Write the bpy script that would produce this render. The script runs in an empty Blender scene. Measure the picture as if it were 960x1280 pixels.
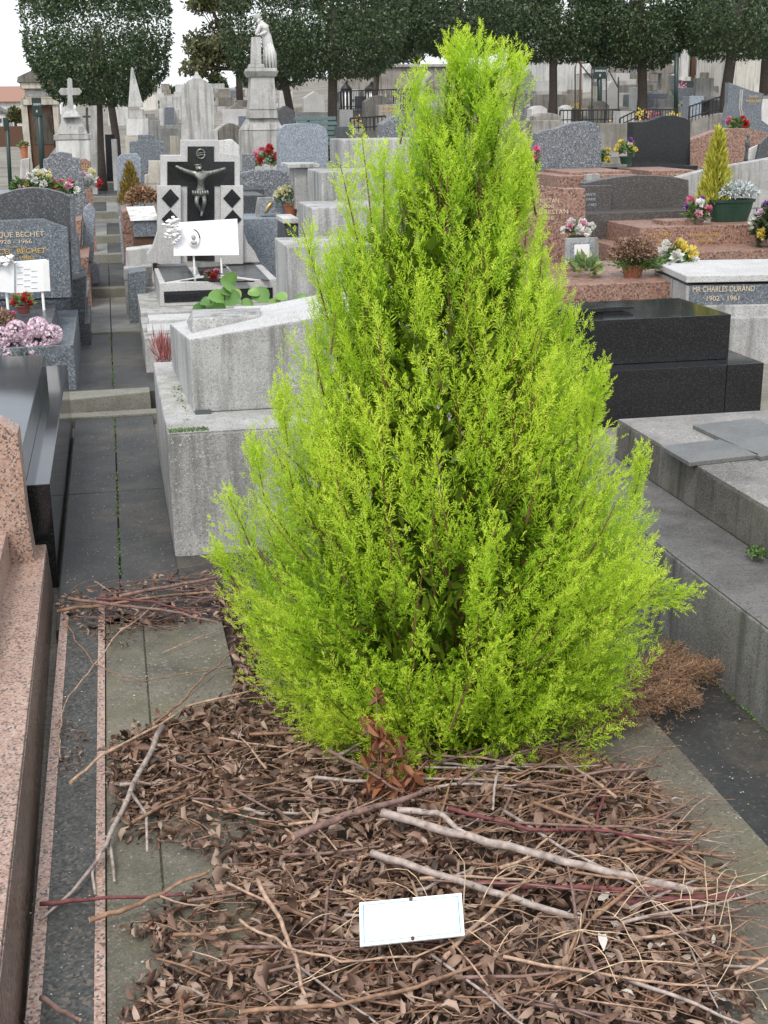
import bpy, bmesh, math, random
import numpy as np
from mathutils import Vector, Matrix, noise
PI = math.pi
random.seed(7)
rng = np.random.default_rng(7)
sc = bpy.context.scene
COL = sc.collection
# ------------------------------------------------------------------ camera
F_, CX, CY, H_ = 1600.0, 480.0, 640.0, 1.6
YAW, PITCH, ROLL = 0.2024582, 0.302291, -0.012
fw = Vector((math.sin(YAW)*math.cos(PITCH), math.cos(YAW)*math.cos(PITCH), -math.sin(PITCH)))
r0 = Vector((math.cos(YAW), -math.sin(YAW), 0)); u0 = r0.cross(fw)
RT = math.cos(ROLL)*r0 + math.sin(ROLL)*u0
UP = -math.sin(ROLL)*r0 + math.cos(ROLL)*u0
cd = bpy.data.cameras.new('camera'); cam = bpy.data.objects.new('camera', cd); COL.objects.link(cam)
cam.matrix_world = Matrix((( RT.x, UP.x, -fw.x, 0), (RT.y, UP.y, -fw.y, 0), (RT.z, UP.z, -fw.z, H_), (0, 0, 0, 1)))
cd.sensor_fit = 'VERTICAL'; cd.sensor_height = 32.0; cd.lens = 32.0*F_/1280.0
cd.clip_start = .05; cd.clip_end = 2000
sc.camera = cam
CAM = Vector((0, 0, H_))
# ------------------------------------------------------------------ light
w = bpy.data.worlds.new('World'); sc.world = w; w.use_nodes = True
nt = w.node_tree; nt.nodes.clear()
sky = nt.nodes.new('ShaderNodeTexSky'); sky.sky_type = 'NISHITA'; sky.sun_disc = False
SUN_EL, SUN_AZ = math.radians(52), math.radians(205)      # azimuth clockwise from +Y
sky.sun_elevation = SUN_EL; sky.sun_rotation = SUN_AZ
sky.air_density = 1.0; sky.dust_density = 4.0; sky.ozone_density = 1.0
b1 = nt.nodes.new('ShaderNodeBackground'); b1.inputs[1].default_value = .06
nt.links.new(sky.outputs[0], b1.inputs[0])
b2 = nt.nodes.new('ShaderNodeBackground'); b2.inputs[0].default_value = (.93, .96, 1, 1); b2.inputs[1].default_value = .92
ad = nt.nodes.new('ShaderNodeAddShader'); ow = nt.nodes.new('ShaderNodeOutputWorld')
nt.links.new(b1.outputs[0], ad.inputs[0]); nt.links.new(b2.outputs[0], ad.inputs[1]); nt.links.new(ad.outputs[0], ow.inputs[0])
sl = bpy.data.lights.new('sun', 'SUN'); sl.energy = 1.4; sl.angle = math.radians(14); sl.color = (1, .96, .9)
so = bpy.data.objects.new('sun', sl); COL.objects.link(so)
sd = Vector((math.sin(SUN_AZ)*math.cos(SUN_EL), math.cos(SUN_AZ)*math.cos(SUN_EL), math.sin(SUN_EL)))
so.rotation_euler = sd.to_track_quat('Z', 'Y').to_euler(); so.location = (0, 0, 12)
sc.view_settings.view_transform = 'Standard'; sc.view_settings.look = 'None'
sc.view_settings.gamma = 1; sc.view_settings.exposure = .25
sc.view_settings.use_curve_mapping = False
sc.cycles.max_bounces = 6; sc.cycles.transparent_max_bounces = 6
# ------------------------------------------------------------------ measuring helpers: where a sight line of the photo meets a real plane
def ray(px, py): return RT*((px-CX)/F_) - UP*((py-CY)/F_) + fw
def G(px, py, z=0.0):
    d = ray(px, py); return CAM + d*((z-H_)/d.z)
def PY(px, py, y):
    d = ray(px, py); return CAM + d*(y/d.y)
def PX(px, py, x):
    d = ray(px, py); return CAM + d*(x/d.x)
def prof(y):
    return float(np.interp(y, [0, 7.2, 11, 14, 18, 23, 30, 40, 60, 120], [-.02, -.02, .06, .18, .36, .47, .85, 1.5, 2.3, 3.0]))
def terr(x, y):
    z = prof(y)
    s = min(1, max(0, (y-8)/10))
    z += .09*max(0, min(x, 14)-.8)*s
    if x < -1.0 and y > 8:                       # road side stays low
        k = min(1, (-1.0-x)/.8)
        z = z*(1-k) + k*min(z, .12 + .004*y)
    return z
# ------------------------------------------------------------------ materials
MAT = {}
def newmat(name):
    m = bpy.data.materials.new(name); m.use_nodes = True; MAT[name] = m
    n = m.node_tree; b = n.nodes['Principled BSDF']
    return m, n, b
def rgb(c): return (c[0], c[1], c[2], 1)
def coords(n, loc=None):
    t = n.nodes.new('ShaderNodeTexCoord'); return t.outputs['Object']
def noisen(n, co, s, det=3, rough=.55):
    x = n.nodes.new('ShaderNodeTexNoise'); x.inputs['Scale'].default_value = s
    x.inputs['Detail'].default_value = det; x.inputs['Roughness'].default_value = rough
    n.links.new(co, x.inputs['Vector']); return x
def ramp(n, fac, stops, const=False):
    r = n.nodes.new('ShaderNodeValToRGB'); e = r.color_ramp.elements
    if const: r.color_ramp.interpolation = 'CONSTANT'
    while len(e) > 1: e.remove(e[0])
    e[0].position = stops[0][0]; e[0].color = rgb(stops[0][1])
    for p, c in stops[1:]:
        k = e.new(p); k.color = rgb(c)
    n.links.new(fac, r.inputs[0]); return r.outputs[0]
def mixc(n, f, a, b, mode='MIX'):
    x = n.nodes.new('ShaderNodeMix'); x.data_type = 'RGBA'; x.blend_type = mode
    for i, v in ((0, f), (6, a), (7, b)):
        if hasattr(v, 'links') or hasattr(v, 'is_linked'): n.links.new(v, x.inputs[i])
        elif i == 0: x.inputs[0].default_value = v
        else: x.inputs[i].default_value = rgb(v)
    return x.outputs[2]
def bump(n, b, h, s, d=.002):
    x = n.nodes.new('ShaderNodeBump'); x.inputs['Strength'].default_value = s; x.inputs['Distance'].default_value = d
    n.links.new(h, x.inputs['Height']); n.links.new(x.outputs[0], b.inputs['Normal'])
def g3(v): return (v, v, v)
def granite(name, cols, scale=120, rough=.35, stain=.25, bmp=.0, stainc=(.1, .09, .07), coat=0):
    m, n, b = newmat(name); co = coords(n)
    v = n.nodes.new('ShaderNodeTexVoronoi'); v.inputs['Scale'].default_value = scale
    nz = noisen(n, co, scale*.6, 2); 
    va = n.nodes.new('ShaderNodeVectorMath'); va.operation = 'MULTIPLY_ADD'
    n.links.new(nz.outputs['Color'], va.inputs[0]); va.inputs[1].default_value = (1.2/scale,)*3; n.links.new(co, va.inputs[2])
    n.links.new(va.outputs[0], v.inputs['Vector'])
    sp = n.nodes.new('ShaderNodeSeparateColor'); n.links.new(v.outputs['Color'], sp.inputs[0])
    tot = sum(c[0] for c in cols); acc = 0; st = []
    for wgt, c in cols: st.append((acc, c)); acc += wgt/tot
    c = ramp(n, sp.outputs[0], st, True)
    n2 = noisen(n, co, 3.1, 6, .65)
    f = ramp(n, n2.outputs[0], [(.42, g3(0)), (.7, g3(stain))])
    c = mixc(n, f, c, stainc)
    n.links.new(c, b.inputs['Base Color']); 
    rr = ramp(n, n2.outputs[0], [(.3, g3(rough)), (.75, g3(min(1, rough+(.25 if rough > .1 else .06))))])
    n.links.new(rr, b.inputs['Roughness'])
    if rough < .1: b.inputs['Specular IOR Level'].default_value = .4
    if bmp: bump(n, b, sp.outputs[1], bmp, .002)
    return m
def concrete(name, base, dark, moss=None, rough=.9, speck=.25, streak=True, scale=1.0, bm=.5, lichen=None):
    m, n, b = newmat(name); co = coords(n)
    a = noisen(n, co, 2.3*scale, 7, .7); c = ramp(n, a.outputs[0], [(.36, dark), (.58, base)])
    sp = noisen(n, co, 120*scale, 2, .6)
    c = mixc(n, ramp(n, sp.outputs[0], [(.34, g3(1)), (.44, g3(0))]), c, tuple(x*.45 for x in base))
    sp2 = n.nodes.new('ShaderNodeTexVoronoi'); sp2.inputs['Scale'].default_value = 330*scale; n.links.new(co, sp2.inputs['Vector'])
    se = n.nodes.new('ShaderNodeSeparateColor'); n.links.new(sp2.outputs['Color'], se.inputs[0])
    c = mixc(n, ramp(n, se.outputs[0], [(0, g3(0)), (1-speck, g3(.4))], True), c, tuple(min(.9, x*1.5) for x in base))
    if streak:
        mp = n.nodes.new('ShaderNodeMapping'); mp.inputs['Scale'].default_value = (14, 14, 1.1); n.links.new(co, mp.inputs[0])
        s = noisen(n, mp.outputs[0], 1.0, 5, .6)
        c = mixc(n, ramp(n, s.outputs[0], [(.48, g3(0)), (.70, g3(.85))]), c, tuple(x*.5 for x in dark))
    if moss:
        mo = noisen(n, co, 1.4*scale, 8, .75)
        c = mixc(n, ramp(n, mo.outputs[0], [(.5, g3(0)), (.68, g3(.8))]), c, moss)
    if lichen:
        l1 = noisen(n, co, 70*scale, 3, .7); l2 = noisen(n, co, 5*scale, 4, .6)
        ml = n.nodes.new('ShaderNodeMath'); ml.operation = 'MULTIPLY'
        n.links.new(ramp(n, l1.outputs[0], [(.60, g3(0)), (.66, g3(1))]), ml.inputs[0]); n.links.new(ramp(n, l2.outputs[0], [(.40, g3(.15)), (.62, g3(1))]), ml.inputs[1])
        c = mixc(n, ml.outputs[0], c, lichen)
    n.links.new(c, b.inputs['Base Color']); b.inputs['Roughness'].default_value = rough
    bump(n, b, sp.outputs[0], bm, .004)
    return m
def plain(name, c, rough=.6, metal=0, var=.15, vs=30, emit=None):
    m, n, b = newmat(name); co = coords(n)
    a = noisen(n, co, vs, 4); cc = ramp(n, a.outputs[0], [(.3, tuple(x*(1-var) for x in c)), (.7, tuple(min(1, x*(1+var)) for x in c))])
    n.links.new(cc, b.inputs['Base Color']); b.inputs['Roughness'].default_value = rough; b.inputs['Metallic'].default_value = metal
    return m
def leafy(name, stops, rough=.55, trans=0, attr=None, spec=.5):
    """foliage: every leaf an island with its own tone out of stops"""
    m, n, b = newmat(name)
    g = n.nodes.new('ShaderNodeNewGeometry')
    oi = n.nodes.new('ShaderNodeObjectInfo'); ma = n.nodes.new('ShaderNodeMath'); ma.operation = 'ADD'; mf = n.nodes.new('ShaderNodeMath'); mf.operation = 'FRACT'
    n.links.new(g.outputs['Random Per Island'], ma.inputs[0]); n.links.new(oi.outputs['Random'], ma.inputs[1]); n.links.new(ma.outputs[0], mf.inputs[0])
    c = ramp(n, mf.outputs[0], stops)
    if attr:
        at = n.nodes.new('ShaderNodeAttribute'); at.attribute_name = attr
        c2 = ramp(n, at.outputs['Fac'], [(0, (.02, .055, .006)), (.18, (.13, .28, .015)), (.45, (.40, .64, .03)), (1, (.74, .88, .09))])  # young tips pale; the dark end also paints shade inside the crown
        c = mixc(n, .72, c, c2)
    n.links.new(c, b.inputs['Base Color']); b.inputs['Roughness'].default_value = rough
    b.inputs['Specular IOR Level'].default_value = spec
    if trans:
        t = n.nodes.new('ShaderNodeBsdfTranslucent'); n.links.new(c, t.inputs[0])
        mx = n.nodes.new('ShaderNodeMixShader'); mx.inputs[0].default_value = trans
        n.links.new(b.outputs[0], mx.inputs[1]); n.links.new(t.outputs[0], mx.inputs[2])
        n.links.new(mx.outputs[0], n.nodes['Material Output'].inputs[0])
    return m
granite('pink_granite', [(3, (.44, .29, .23)), (3, (.36, .215, .16)), (2, (.48, .37, .31)), (1.7, (.1, .08, .075))], 190, .3, .3)
granite('pink_granite_far', [(3, (.32, .185, .14)), (3, (.26, .145, .105)), (1, (.38, .26, .2)), (2, (.11, .065, .05))], 90, .4, .2)
granite('pink_granite_dark_reflection', [(3, (.2, .125, .1)), (3, (.14, .085, .065)), (2, (.24, .17, .14)), (2, (.04, .033, .03))], 150, .15, .3)  # darker pink granite with a dark reflection painted into the colour
granite('black_granite', [(6, (.012, .013, .015)), (2, (.022, .023, .025)), (1, (.05, .05, .05))], 330, .07, .15, stainc=(.05, .05, .05))
granite('blue_granite', [(3, (.115, .135, .155)), (3, (.155, .18, .205)), (2, (.07, .08, .095)), (1, (.26, .29, .32))], 140, .3, .15)
granite('blue_light_granite', [(3, (.2, .235, .28)), (3, (.27, .31, .36)), (1, (.12, .14, .17)), (1, (.42, .46, .5))], 150, .35, .15)
granite('dark_grey_granite', [(4, (.045, .05, .055)), (3, (.075, .08, .085)), (1, (.15, .16, .17))], 170, .22, .15)
granite('brown_dark_granite', [(4, (.055, .05, .048)), (3, (.085, .078, .075)), (1, (.16, .15, .14))], 170, .3, .15)
granite('speckled_granite', [(4, (.13, .145, .16)), (3, (.19, .21, .235)), (2, (.07, .078, .088)), (1.2, (.36, .38, .4))], 110, .45, .2, .2)
granite('panel_granite', [(4, (.055, .055, .052)), (3, (.085, .085, .08)), (2, (.03, .03, .03)), (1, (.15, .12, .1))], 150, .5, .5, .3, stainc=(.035, .04, .03))
concrete('concrete', (.41, .41, .40), (.23, .23, .22), lichen=(.55, .55, .53))
concrete('concrete_top', (.44, .44, .43), (.22, .22, .20), moss=(.17, .17, .09), streak=False)
concrete('concrete_side', (.27, .265, .26), (.13, .13, .125), moss=(.12, .12, .10), speck=.3)
concrete('concrete_lidtop', (.25, .24, .225), (.10, .098, .09), lichen=(.45, .45, .42), moss=None, streak=False, speck=.3)
concrete('concrete_old', (.17, .16, .14), (.06, .056, .048), moss=(.1, .1, .065), speck=.3)
concrete('concrete_oldtop', (.15, .145, .14), (.06, .058, .056), moss=None, streak=False, speck=.2)
concrete('white_stone', (.66, .66, .64), (.5, .5, .48), speck=.1, bm=.25)
concrete('white_granite', (.50, .50, .49), (.38, .38, .37), speck=.3, streak=False, bm=.2)
concrete('cream_stone', (.52, .49, .42), (.36, .33, .27), speck=.1)
concrete('weathered_white', (.5, .5, .48), (.3, .3, .28), speck=.1)
concrete('wall_stone', (.32, .30, .27), (.17, .16, .14), speck=.2, moss=(.12, .13, .08))
concrete('path_dark', (.048, .048, .045), (.018, .019, .02), lichen=(.18, .18, .165), moss=(.12, .10, .075), rough=.6, speck=.04, streak=False, bm=.3)
concrete('path_light', (.26, .26, .25), (.13, .13, .11), moss=(.14, .14, .09), rough=.75, speck=.1, streak=False, bm=.3)
concrete('step_stone', (.22, .215, .18), (.12, .12, .095), moss=(.13, .135, .08), streak=False, rough=.8)
concrete('plot_slab', (.18, .165, .13), (.07, .068, .052), lichen=(.36, .34, .28), moss=(.145, .135, .07), streak=False, speck=.08, bm=.6)
concrete('plot_slab_right', (.165, .148, .12), (.09, .082, .062), lichen=(.28, .27, .21), moss=(.13, .125, .065), streak=False, speck=.05, bm=.4)
concrete('ground_gravel', (.25, .23, .2), (.12, .11, .09), moss=(.1, .11, .06), streak=False, scale=.5)
concrete('asphalt', (.17, .18, .2), (.12, .125, .14), streak=False, speck=.1, scale=.5)
concrete('render_cream', (.72, .7, .64), (.6, .57, .5), speck=.02, bm=.1)
concrete('slate', (.16, .165, .16), (.09, .095, .09), moss=(.13, .13, .11), streak=False, rough=.55, speck=.05, bm=.2)
plain('soil', (.05, .036, .026), .95, var=.5, vs=60)
plain('moss', (.09, .13, .025), .95, var=.5, vs=200)
plain('bark', (.075, .06, .05), .9, var=.4, vs=40)
plain('bark_red', (.16, .075, .04), .8, var=.4, vs=60)
plain('roof_tile', (.3, .16, .11), .8, var=.2)
plain('green_paint', (.010, .028, .024), .4, var=.15)
plain('bench_green', (.10, .16, .16), .6, var=.15)
plain('iron', (.03, .03, .032), .5, .3)
plain('bronze', (.20, .215, .19), .38, .75, .5, 70)
plain('white_enamel', (.85, .86, .86), .25, var=.02)
plain('porcelain', (.8, .8, .79), .2, var=.03)
plain('gold', (.75, .5, .16), .35, .6, .1)
plain('gilt_pale', (.62, .52, .38), .5, .1, .1)
plain('grey_ink', (.35, .37, .4), .6)
plain('faint_ink', (.52, .56, .62), .6)
plain('blue_line', (.12, .34, .62), .5, var=.03)
plain('skin_photo', (.45, .42, .4), .4)
plain('dark_ink', (.04, .05, .05), .4)
plain('terracotta', (.42, .15, .08), .8, var=.15)
plain('purple_foil', (.18, .05, .05), .4)
plain('green_plastic', (.015, .05, .03), .45, var=.1)
plain('rusty', (.10, .05, .03), .8)
plain('glass_dark', (.05, .07, .08), .15)
for nm, c in dict(stick_purple=(.20, .125, .105), stick_brown=(.25, .145, .09), stick_tan=(.40, .27, .19), stick_grey=(.34, .28, .25), stick_red=(.15, .045, .045), straw=(.55, .42, .28), cut_wood=(.5, .33, .2)).items():
    plain(nm, c, .75, var=.45, vs=55)
leafy('conifer_leaf', [(0, (.24, .42, .015)), (.5, (.44, .64, .03)), (1, (.64, .80, .06))], .5, .36, attr='age_shade')
leafy('gold_conifer', [(0, (.25, .28, .03)), (.5, (.5, .5, .06)), (1, (.62, .58, .1))], .6, .2)
leafy('rust_conifer', [(0, (.12, .10, .02)), (.5, (.25, .17, .03)), (1, (.33, .25, .06))], .6, .2)
leafy('dead_conifer', [(0, (.16, .085, .045)), (.5, (.28, .16, .09)), (1, (.45, .29, .18))], .8)
leafy('tree_leaf', [(0, (.026, .052, .022)), (.5, (.052, .096, .038)), (.85, (.09, .135, .055)), (1, (.19, .20, .10))], .4, .15)
leafy('oak_leaf', [(0, (.05, .065, .025)), (.5, (.10, .12, .045)), (.85, (.16, .15, .06)), (1, (.26, .18, .07))], .5, .2)
leafy('hedge_leaf', [(0, (.02, .04, .018)), (.6, (.05, .08, .03)), (1, (.09, .12, .05))], .5, .1)
leafy('litter_leaf', [(0, (.055, .034, .026)), (.3, (.14, .082, .057)), (.6, (.25, .152, .108)), (.86, (.38, .265, .195)), (.97, (.5, .37, .29)), (1, (.34, .13, .06))], .55, .15)
leafy('pale_leaf', [(0, (.4, .34, .27)), (1, (.7, .66, .6))], .6, .1)
leafy('red_dead_leaf', [(0, (.10, .03, .015)), (.5, (.22, .075, .035)), (1, (.36, .15, .07))], .5, .2)
leafy('broad_leaf', [(0, (.10, .22, .05)), (.6, (.2, .38, .09)), (1, (.4, .52, .16))], .4, .25)
leafy('hosta_leaf', [(0, (.10, .2, .06)), (.6, (.25, .35, .14)), (1, (.5, .5, .25))], .5, .2)
leafy('small_green', [(0, (.05, .12, .03)), (1, (.16, .26, .07))], .6, .1)
leafy('silver_leaf', [(0, (.35, .4, .4)), (1, (.7, .75, .74))], .7, .1)
leafy('brown_mum', [(0, (.15, .08, .05)), (.5, (.28, .17, .12)), (1, (.4, .27, .18))], .8)
leafy('heather_red', [(0, (.22, .04, .04)), (1, (.42, .16, .15))], .7)
for nm, a, b_ in (('pink', (.7, .3, .4), (.85, .6, .68)), ('lilac', (.72, .52, .62), (.88, .78, .82)), ('white', (.75, .74, .68), (.85, .85, .82)), ('red', (.35, .02, .03), (.6, .08, .07)), ('yellow', (.75, .55, .05), (.85, .75, .25)), ('cream', (.7, .65, .35), (.8, .78, .55)), ('purple', (.15, .04, .25), (.35, .15, .45)), ('rose', (.6, .05, .2), (.8, .3, .4))):
    leafy('petal_'+nm, [(0, a), (1, b_)], .6, .25)
# ------------------------------------------------------------------ objects
def tag(o, label=None, cat=None, group=None, kind=None):
    if label: o['label'] = label
    if cat: o['category'] = cat
    if group: o['group'] = group
    if kind: o['kind'] = kind
    return o
def thing(name, label, cat, loc, group=None):
    o = bpy.data.objects.new(name, None); COL.objects.link(o); o.location = loc; o.empty_display_size = .1
    return tag(o, label, cat, group)
class MB:
    def __init__(s): s.v = []; s.f = []
    def add(s, vs, fs):
        k = len(s.v); s.v += [tuple(v) for v in vs]; s.f += [tuple(i+k for i in f) for f in fs]; return s
    def box(s, x0, x1, y0, y1, z0, z1):
        return s.add([(x0, y0, z0), (x1, y0, z0), (x1, y1, z0), (x0, y1, z0), (x0, y0, z1), (x1, y0, z1), (x1, y1, z1), (x0, y1, z1)],
                     [(0, 3, 2, 1), (4, 5, 6, 7), (0, 1, 5, 4), (1, 2, 6, 5), (2, 3, 7, 6), (3, 0, 4, 7)])
    def hexa(s, lo, hi):
        return s.add(list(lo)+list(hi), [(0, 3, 2, 1), (4, 5, 6, 7), (0, 1, 5, 4), (1, 2, 6, 5), (2, 3, 7, 6), (3, 0, 4, 7)])
    def prism(s, pts, y0, y1):                       # outline (x,z) swept along y
        n = len(pts)
        return s.add([(x, y0, z) for x, z in pts]+[(x, y1, z) for x, z in pts],
                     [tuple(range(n)), tuple(range(2*n-1, n-1, -1))]+[(i, n+i, n+(i+1) % n, (i+1) % n) for i in range(n)])
    def frustum(s, cx, cy, z0, z1, a0, b0, a1, b1):   # half sizes
        return s.hexa([(cx-a0, cy-b0, z0), (cx+a0, cy-b0, z0), (cx+a0, cy+b0, z0), (cx-a0, cy+b0, z0)],
                      [(cx-a1, cy-b1, z1), (cx+a1, cy-b1, z1), (cx+a1, cy+b1, z1), (cx-a1, cy+b1, z1)])
    def lathe(s, cx, cy, pr, n=16):
        vs = []; fs = []
        for r, z in pr:
            for i in range(n): a = 2*PI*i/n; vs.append((cx+r*math.cos(a), cy+r*math.sin(a), z))
        for k in range(len(pr)-1):
            for i in range(n): j = (i+1) % n; fs.append((k*n+i, k*n+j, (k+1)*n+j, (k+1)*n+i))
        fs.append(tuple(range(n-1, -1, -1))); fs.append(tuple((len(pr)-1)*n+i for i in range(n)))
        return s.add(vs, fs)
    def tube(s, pts, rad, n=6):
        pts = [Vector(p) for p in pts]; m = len(pts)
        if not hasattr(rad, '__len__'): rad = [rad]*m
        vs = []; fs = []; ref = Vector((.13, .37, .92)).normalized()
        for i, p in enumerate(pts):
            t = (pts[min(i+1, m-1)]-pts[max(i-1, 0)]).normalized()
            if abs(t.dot(ref)) > .95: ref = Vector((1, 0, 0))
            a = t.cross(ref).normalized(); b = t.cross(a); ref = ref if abs(t.dot(ref)) < .95 else a
            for k in range(n):
                q = 2*PI*k/n; vs.append(p+(a*math.cos(q)+b*math.sin(q))*rad[i])
        for i in range(m-1):
            for k in range(n): j = (k+1) % n; fs.append((i*n+k, i*n+j, (i+1)*n+j, (i+1)*n+k))
        fs.append(tuple(range(n-1, -1, -1))); fs.append(tuple((m-1)*n+k for k in range(n)))
        return s.add(vs, fs)
    def ball(s, c, r, seg=8, rings=6, sq=1.0, jit=0):
        vs = []; fs = []
        for i in range(rings+1):
            ph = PI*i/rings
            for k in range(seg):
                th = 2*PI*k/seg; q = 1+random.uniform(-jit, jit)
                vs.append((c[0]+r*q*math.sin(ph)*math.cos(th), c[1]+r*q*math.sin(ph)*math.sin(th), c[2]+r*sq*q*math.cos(ph)))
        for i in range(rings):
            for k in range(seg): j = (k+1) % seg; fs.append((i*seg+k, (i+1)*seg+k, (i+1)*seg+j, i*seg+j))
        return s.add(vs, fs)
    def build(s, name, mat, parent=None, bev=0, smooth=False, loc=None):
        v = np.array(s.v, dtype=float)
        if parent is not None: o0 = Vector(parent.matrix_world.translation) if False else wloc(parent)
        elif loc is not None: o0 = Vector(loc)
        else:
            mn, mx = v.min(0), v.max(0); o0 = Vector(((mn[0]+mx[0])/2, (mn[1]+mx[1])/2, mn[2]))
        me = bpy.data.meshes.new(name)
        me.from_pydata([(a[0]-o0.x, a[1]-o0.y, a[2]-o0.z) for a in v], [], s.f); me.update()
        bm = bmesh.new(); bm.from_mesh(me); bmesh.ops.recalc_face_normals(bm, faces=bm.faces)
        if bev:
            es = [e for e in bm.edges if len(e.link_faces) == 2 and e.calc_face_angle(0) > .5]
            try: bmesh.ops.bevel(bm, geom=es, offset=bev, segments=2, profile=.6, affect='EDGES', clamp_overlap=True)
            except Exception: pass
        bm.to_mesh(me); bm.free()
        if smooth: me.polygons.foreach_set('use_smooth', [True]*len(me.polygons))
        me.materials.append(MAT[mat] if isinstance(mat, str) else mat)
        o = bpy.data.objects.new(name, me); COL.objects.link(o)
        if parent is not None: o.parent = parent
        else: o.location = o0
        return o
def wloc(o):
    l = Vector(o.location)
    while o.parent: o = o.parent; l += o.location
    return l
def quads(name, V, mat, parent=None, loc=(0, 0, 0), attr=None, tri=False):
    """V: (n,4,3) or (n,k,3) polygons in world space, one island each"""
    n, k, _ = V.shape
    o0 = wloc(parent) if parent is not None else Vector(loc)
    P = (V - np.array(o0)).reshape(-1, 3).astype(np.float32)
    me = bpy.data.meshes.new(name)
    me.vertices.add(n*k); me.vertices.foreach_set('co', P.ravel())
    me.loops.add(n*k); me.loops.foreach_set('vertex_index', np.arange(n*k, dtype=np.int32))
    me.polygons.add(n); me.polygons.foreach_set('loop_start', np.arange(0, n*k, k, dtype=np.int32))
    me.polygons.foreach_set('loop_total', np.full(n, k, dtype=np.int32))
    me.update(calc_edges=True)
    if attr is not None:
        a = me.attributes.new('age_shade', 'FLOAT', 'POINT'); a.data.foreach_set('value', np.repeat(attr, k).astype(np.float32))
    me.materials.append(MAT[mat])
    o = bpy.data.objects.new(name, me); COL.objects.link(o)
    if parent is not None: o.parent = parent
    else: o.location = o0
    return o
def structure(o): o['kind'] = 'structure'; return o
def frame_of(d):
    """(n,3) directions -> orthonormal side and normal vectors with random roll"""
    d = d/np.linalg.norm(d, axis=1, keepdims=True)
    r = rng.normal(size=d.shape); s = np.cross(d, r); s /= np.linalg.norm(s, axis=1, keepdims=True)
    return d, s, np.cross(s, d)
def blades(base, d, L, W, curl=0):
    """kite shaped leaf faces"""
    d, s, n = frame_of(d); L = L[:, None] if hasattr(L, 'shape') else L; W = W[:, None] if hasattr(W, 'shape') else W
    return np.stack([base, base+d*L*.45+s*W*.5+n*L*curl, base+d*L, base+d*L*.45-s*W*.5+n*L*curl], 1)
def text(name, s, px, py, hpx, y, mat, parent, wpx=None, depth=.002, dy=-.004):
    """lettering on a face in the plane Y = y; px,py = left end of the base line"""
    c = bpy.data.curves.new(name, 'FONT'); c.body = s; c.extrude = depth; c.size = 1
    t = bpy.data.objects.new(name, c); COL.objects.link(t)
    bpy.context.view_layer.update()
    me = bpy.data.meshes.new_from_object(t.evaluated_get(bpy.context.evaluated_depsgraph_get()))
    bpy.data.objects.remove(t)
    p = PY(px, py, y); hh = (PY(px, py-hpx, y)-p).z
    xs = [v.co.x for v in me.vertices]; wd = max(xs)-min(xs); k = hh/.72
    kx = k if wpx is None else (PY(px+wpx, py, y)-p).x/wd
    o0 = wloc(parent)
    for v in me.vertices:
        x, z, e = v.co
        v.co = (p.x+x*kx-o0.x, y+dy-e-o0.y, p.z+z*k-o0.z)
    me.materials.append(MAT[mat])
    o = bpy.data.objects.new(name, me); COL.objects.link(o); o.parent = parent; return o
def pts_y(pts, y): return [(p.x, p.z) for p in (PY(a, b, y) for a, b in pts)]
def slab(name, pts, y, th, mat, parent=None, bev=.006):
    return MB().prism(pts_y(pts, y), y, y+th).build(name, mat, parent, bev)
def arc(x0, x1, y0, rise, n=10):
    """shallow arch from (x0,y0) to (x1,y0) in photo pixels"""
    return [(x0+(x1-x0)*i/n, y0-rise*math.sin(PI*i/n)) for i in range(n+1)]
def pbox(name, l, t, r, b, y, dep, mat, parent=None, bev=.006):
    p, q = PY(l, (t+b)/2, y), PY(r, (t+b)/2, y); z1 = PY((l+r)/2, t, y).z; z0 = PY((l+r)/2, b, y).z
    return MB().box(p.x, q.x, y, y+dep, z0, z1).build(name, mat, parent, bev)
def stone(name, label, cat, pts, y, th, mat, group=None, base=None, bm='concrete', bd=.5, bh=None, down=None, front=.0):
    """a headstone: outline in the plane Y=y (last points on the ground are pushed into it), on a plinth child"""
    P = pts_y(pts, y); xs = [p[0] for p in P]; x0, x1 = min(xs), max(xs); zb = min(p[1] for p in P)
    g = terr((x0+x1)/2, y); lo = min(g, zb)-.06
    if down is not None: lo = down
    t = thing(name, label, cat, ((x0+x1)/2, y+th/2, lo), group)
    MB().prism(P, y, y+th).build('stele', mat, t, .006)
    if base is not None:
        a = base
        MB().box(x0-a, x1+a, y-front, y+th+bd, lo, zb+.001 if bh is None else zb+bh).build('plinth', bm, t, .006)
    elif zb-lo > .02:
        MB().box(x0+.004, x1-.004, y+.004, y+th-.004, lo, zb+.002).build('footing', mat, t)
    return t
# ================================================================== SETTING
def ground():
    xs = np.concatenate([np.linspace(-400, -20, 9), np.linspace(-16, 24, 81), np.linspace(30, 400, 9)])
    ys = np.concatenate([np.linspace(-20, 1.0, 6), np.linspace(1.5, 60, 118), np.linspace(66, 900, 16)])
    vs = []; fs = []; n = len(xs)
    for y in ys:
        for x in xs:
            e = 0 if y < 7 else .012*noise.noise(Vector((x*1.3, y*1.3, 0)))
            vs.append((x, y, terr(x, y)-.03+e if y > 7 else -.05))
    for j in range(len(ys)-1):
        for i in range(n-1): a = j*n+i; fs.append((a, a+1, a+n+1, a+n))
    structure(MB().add(vs, fs).build('ground', 'ground_gravel', loc=(0, 0, 0)))
ground()
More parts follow.
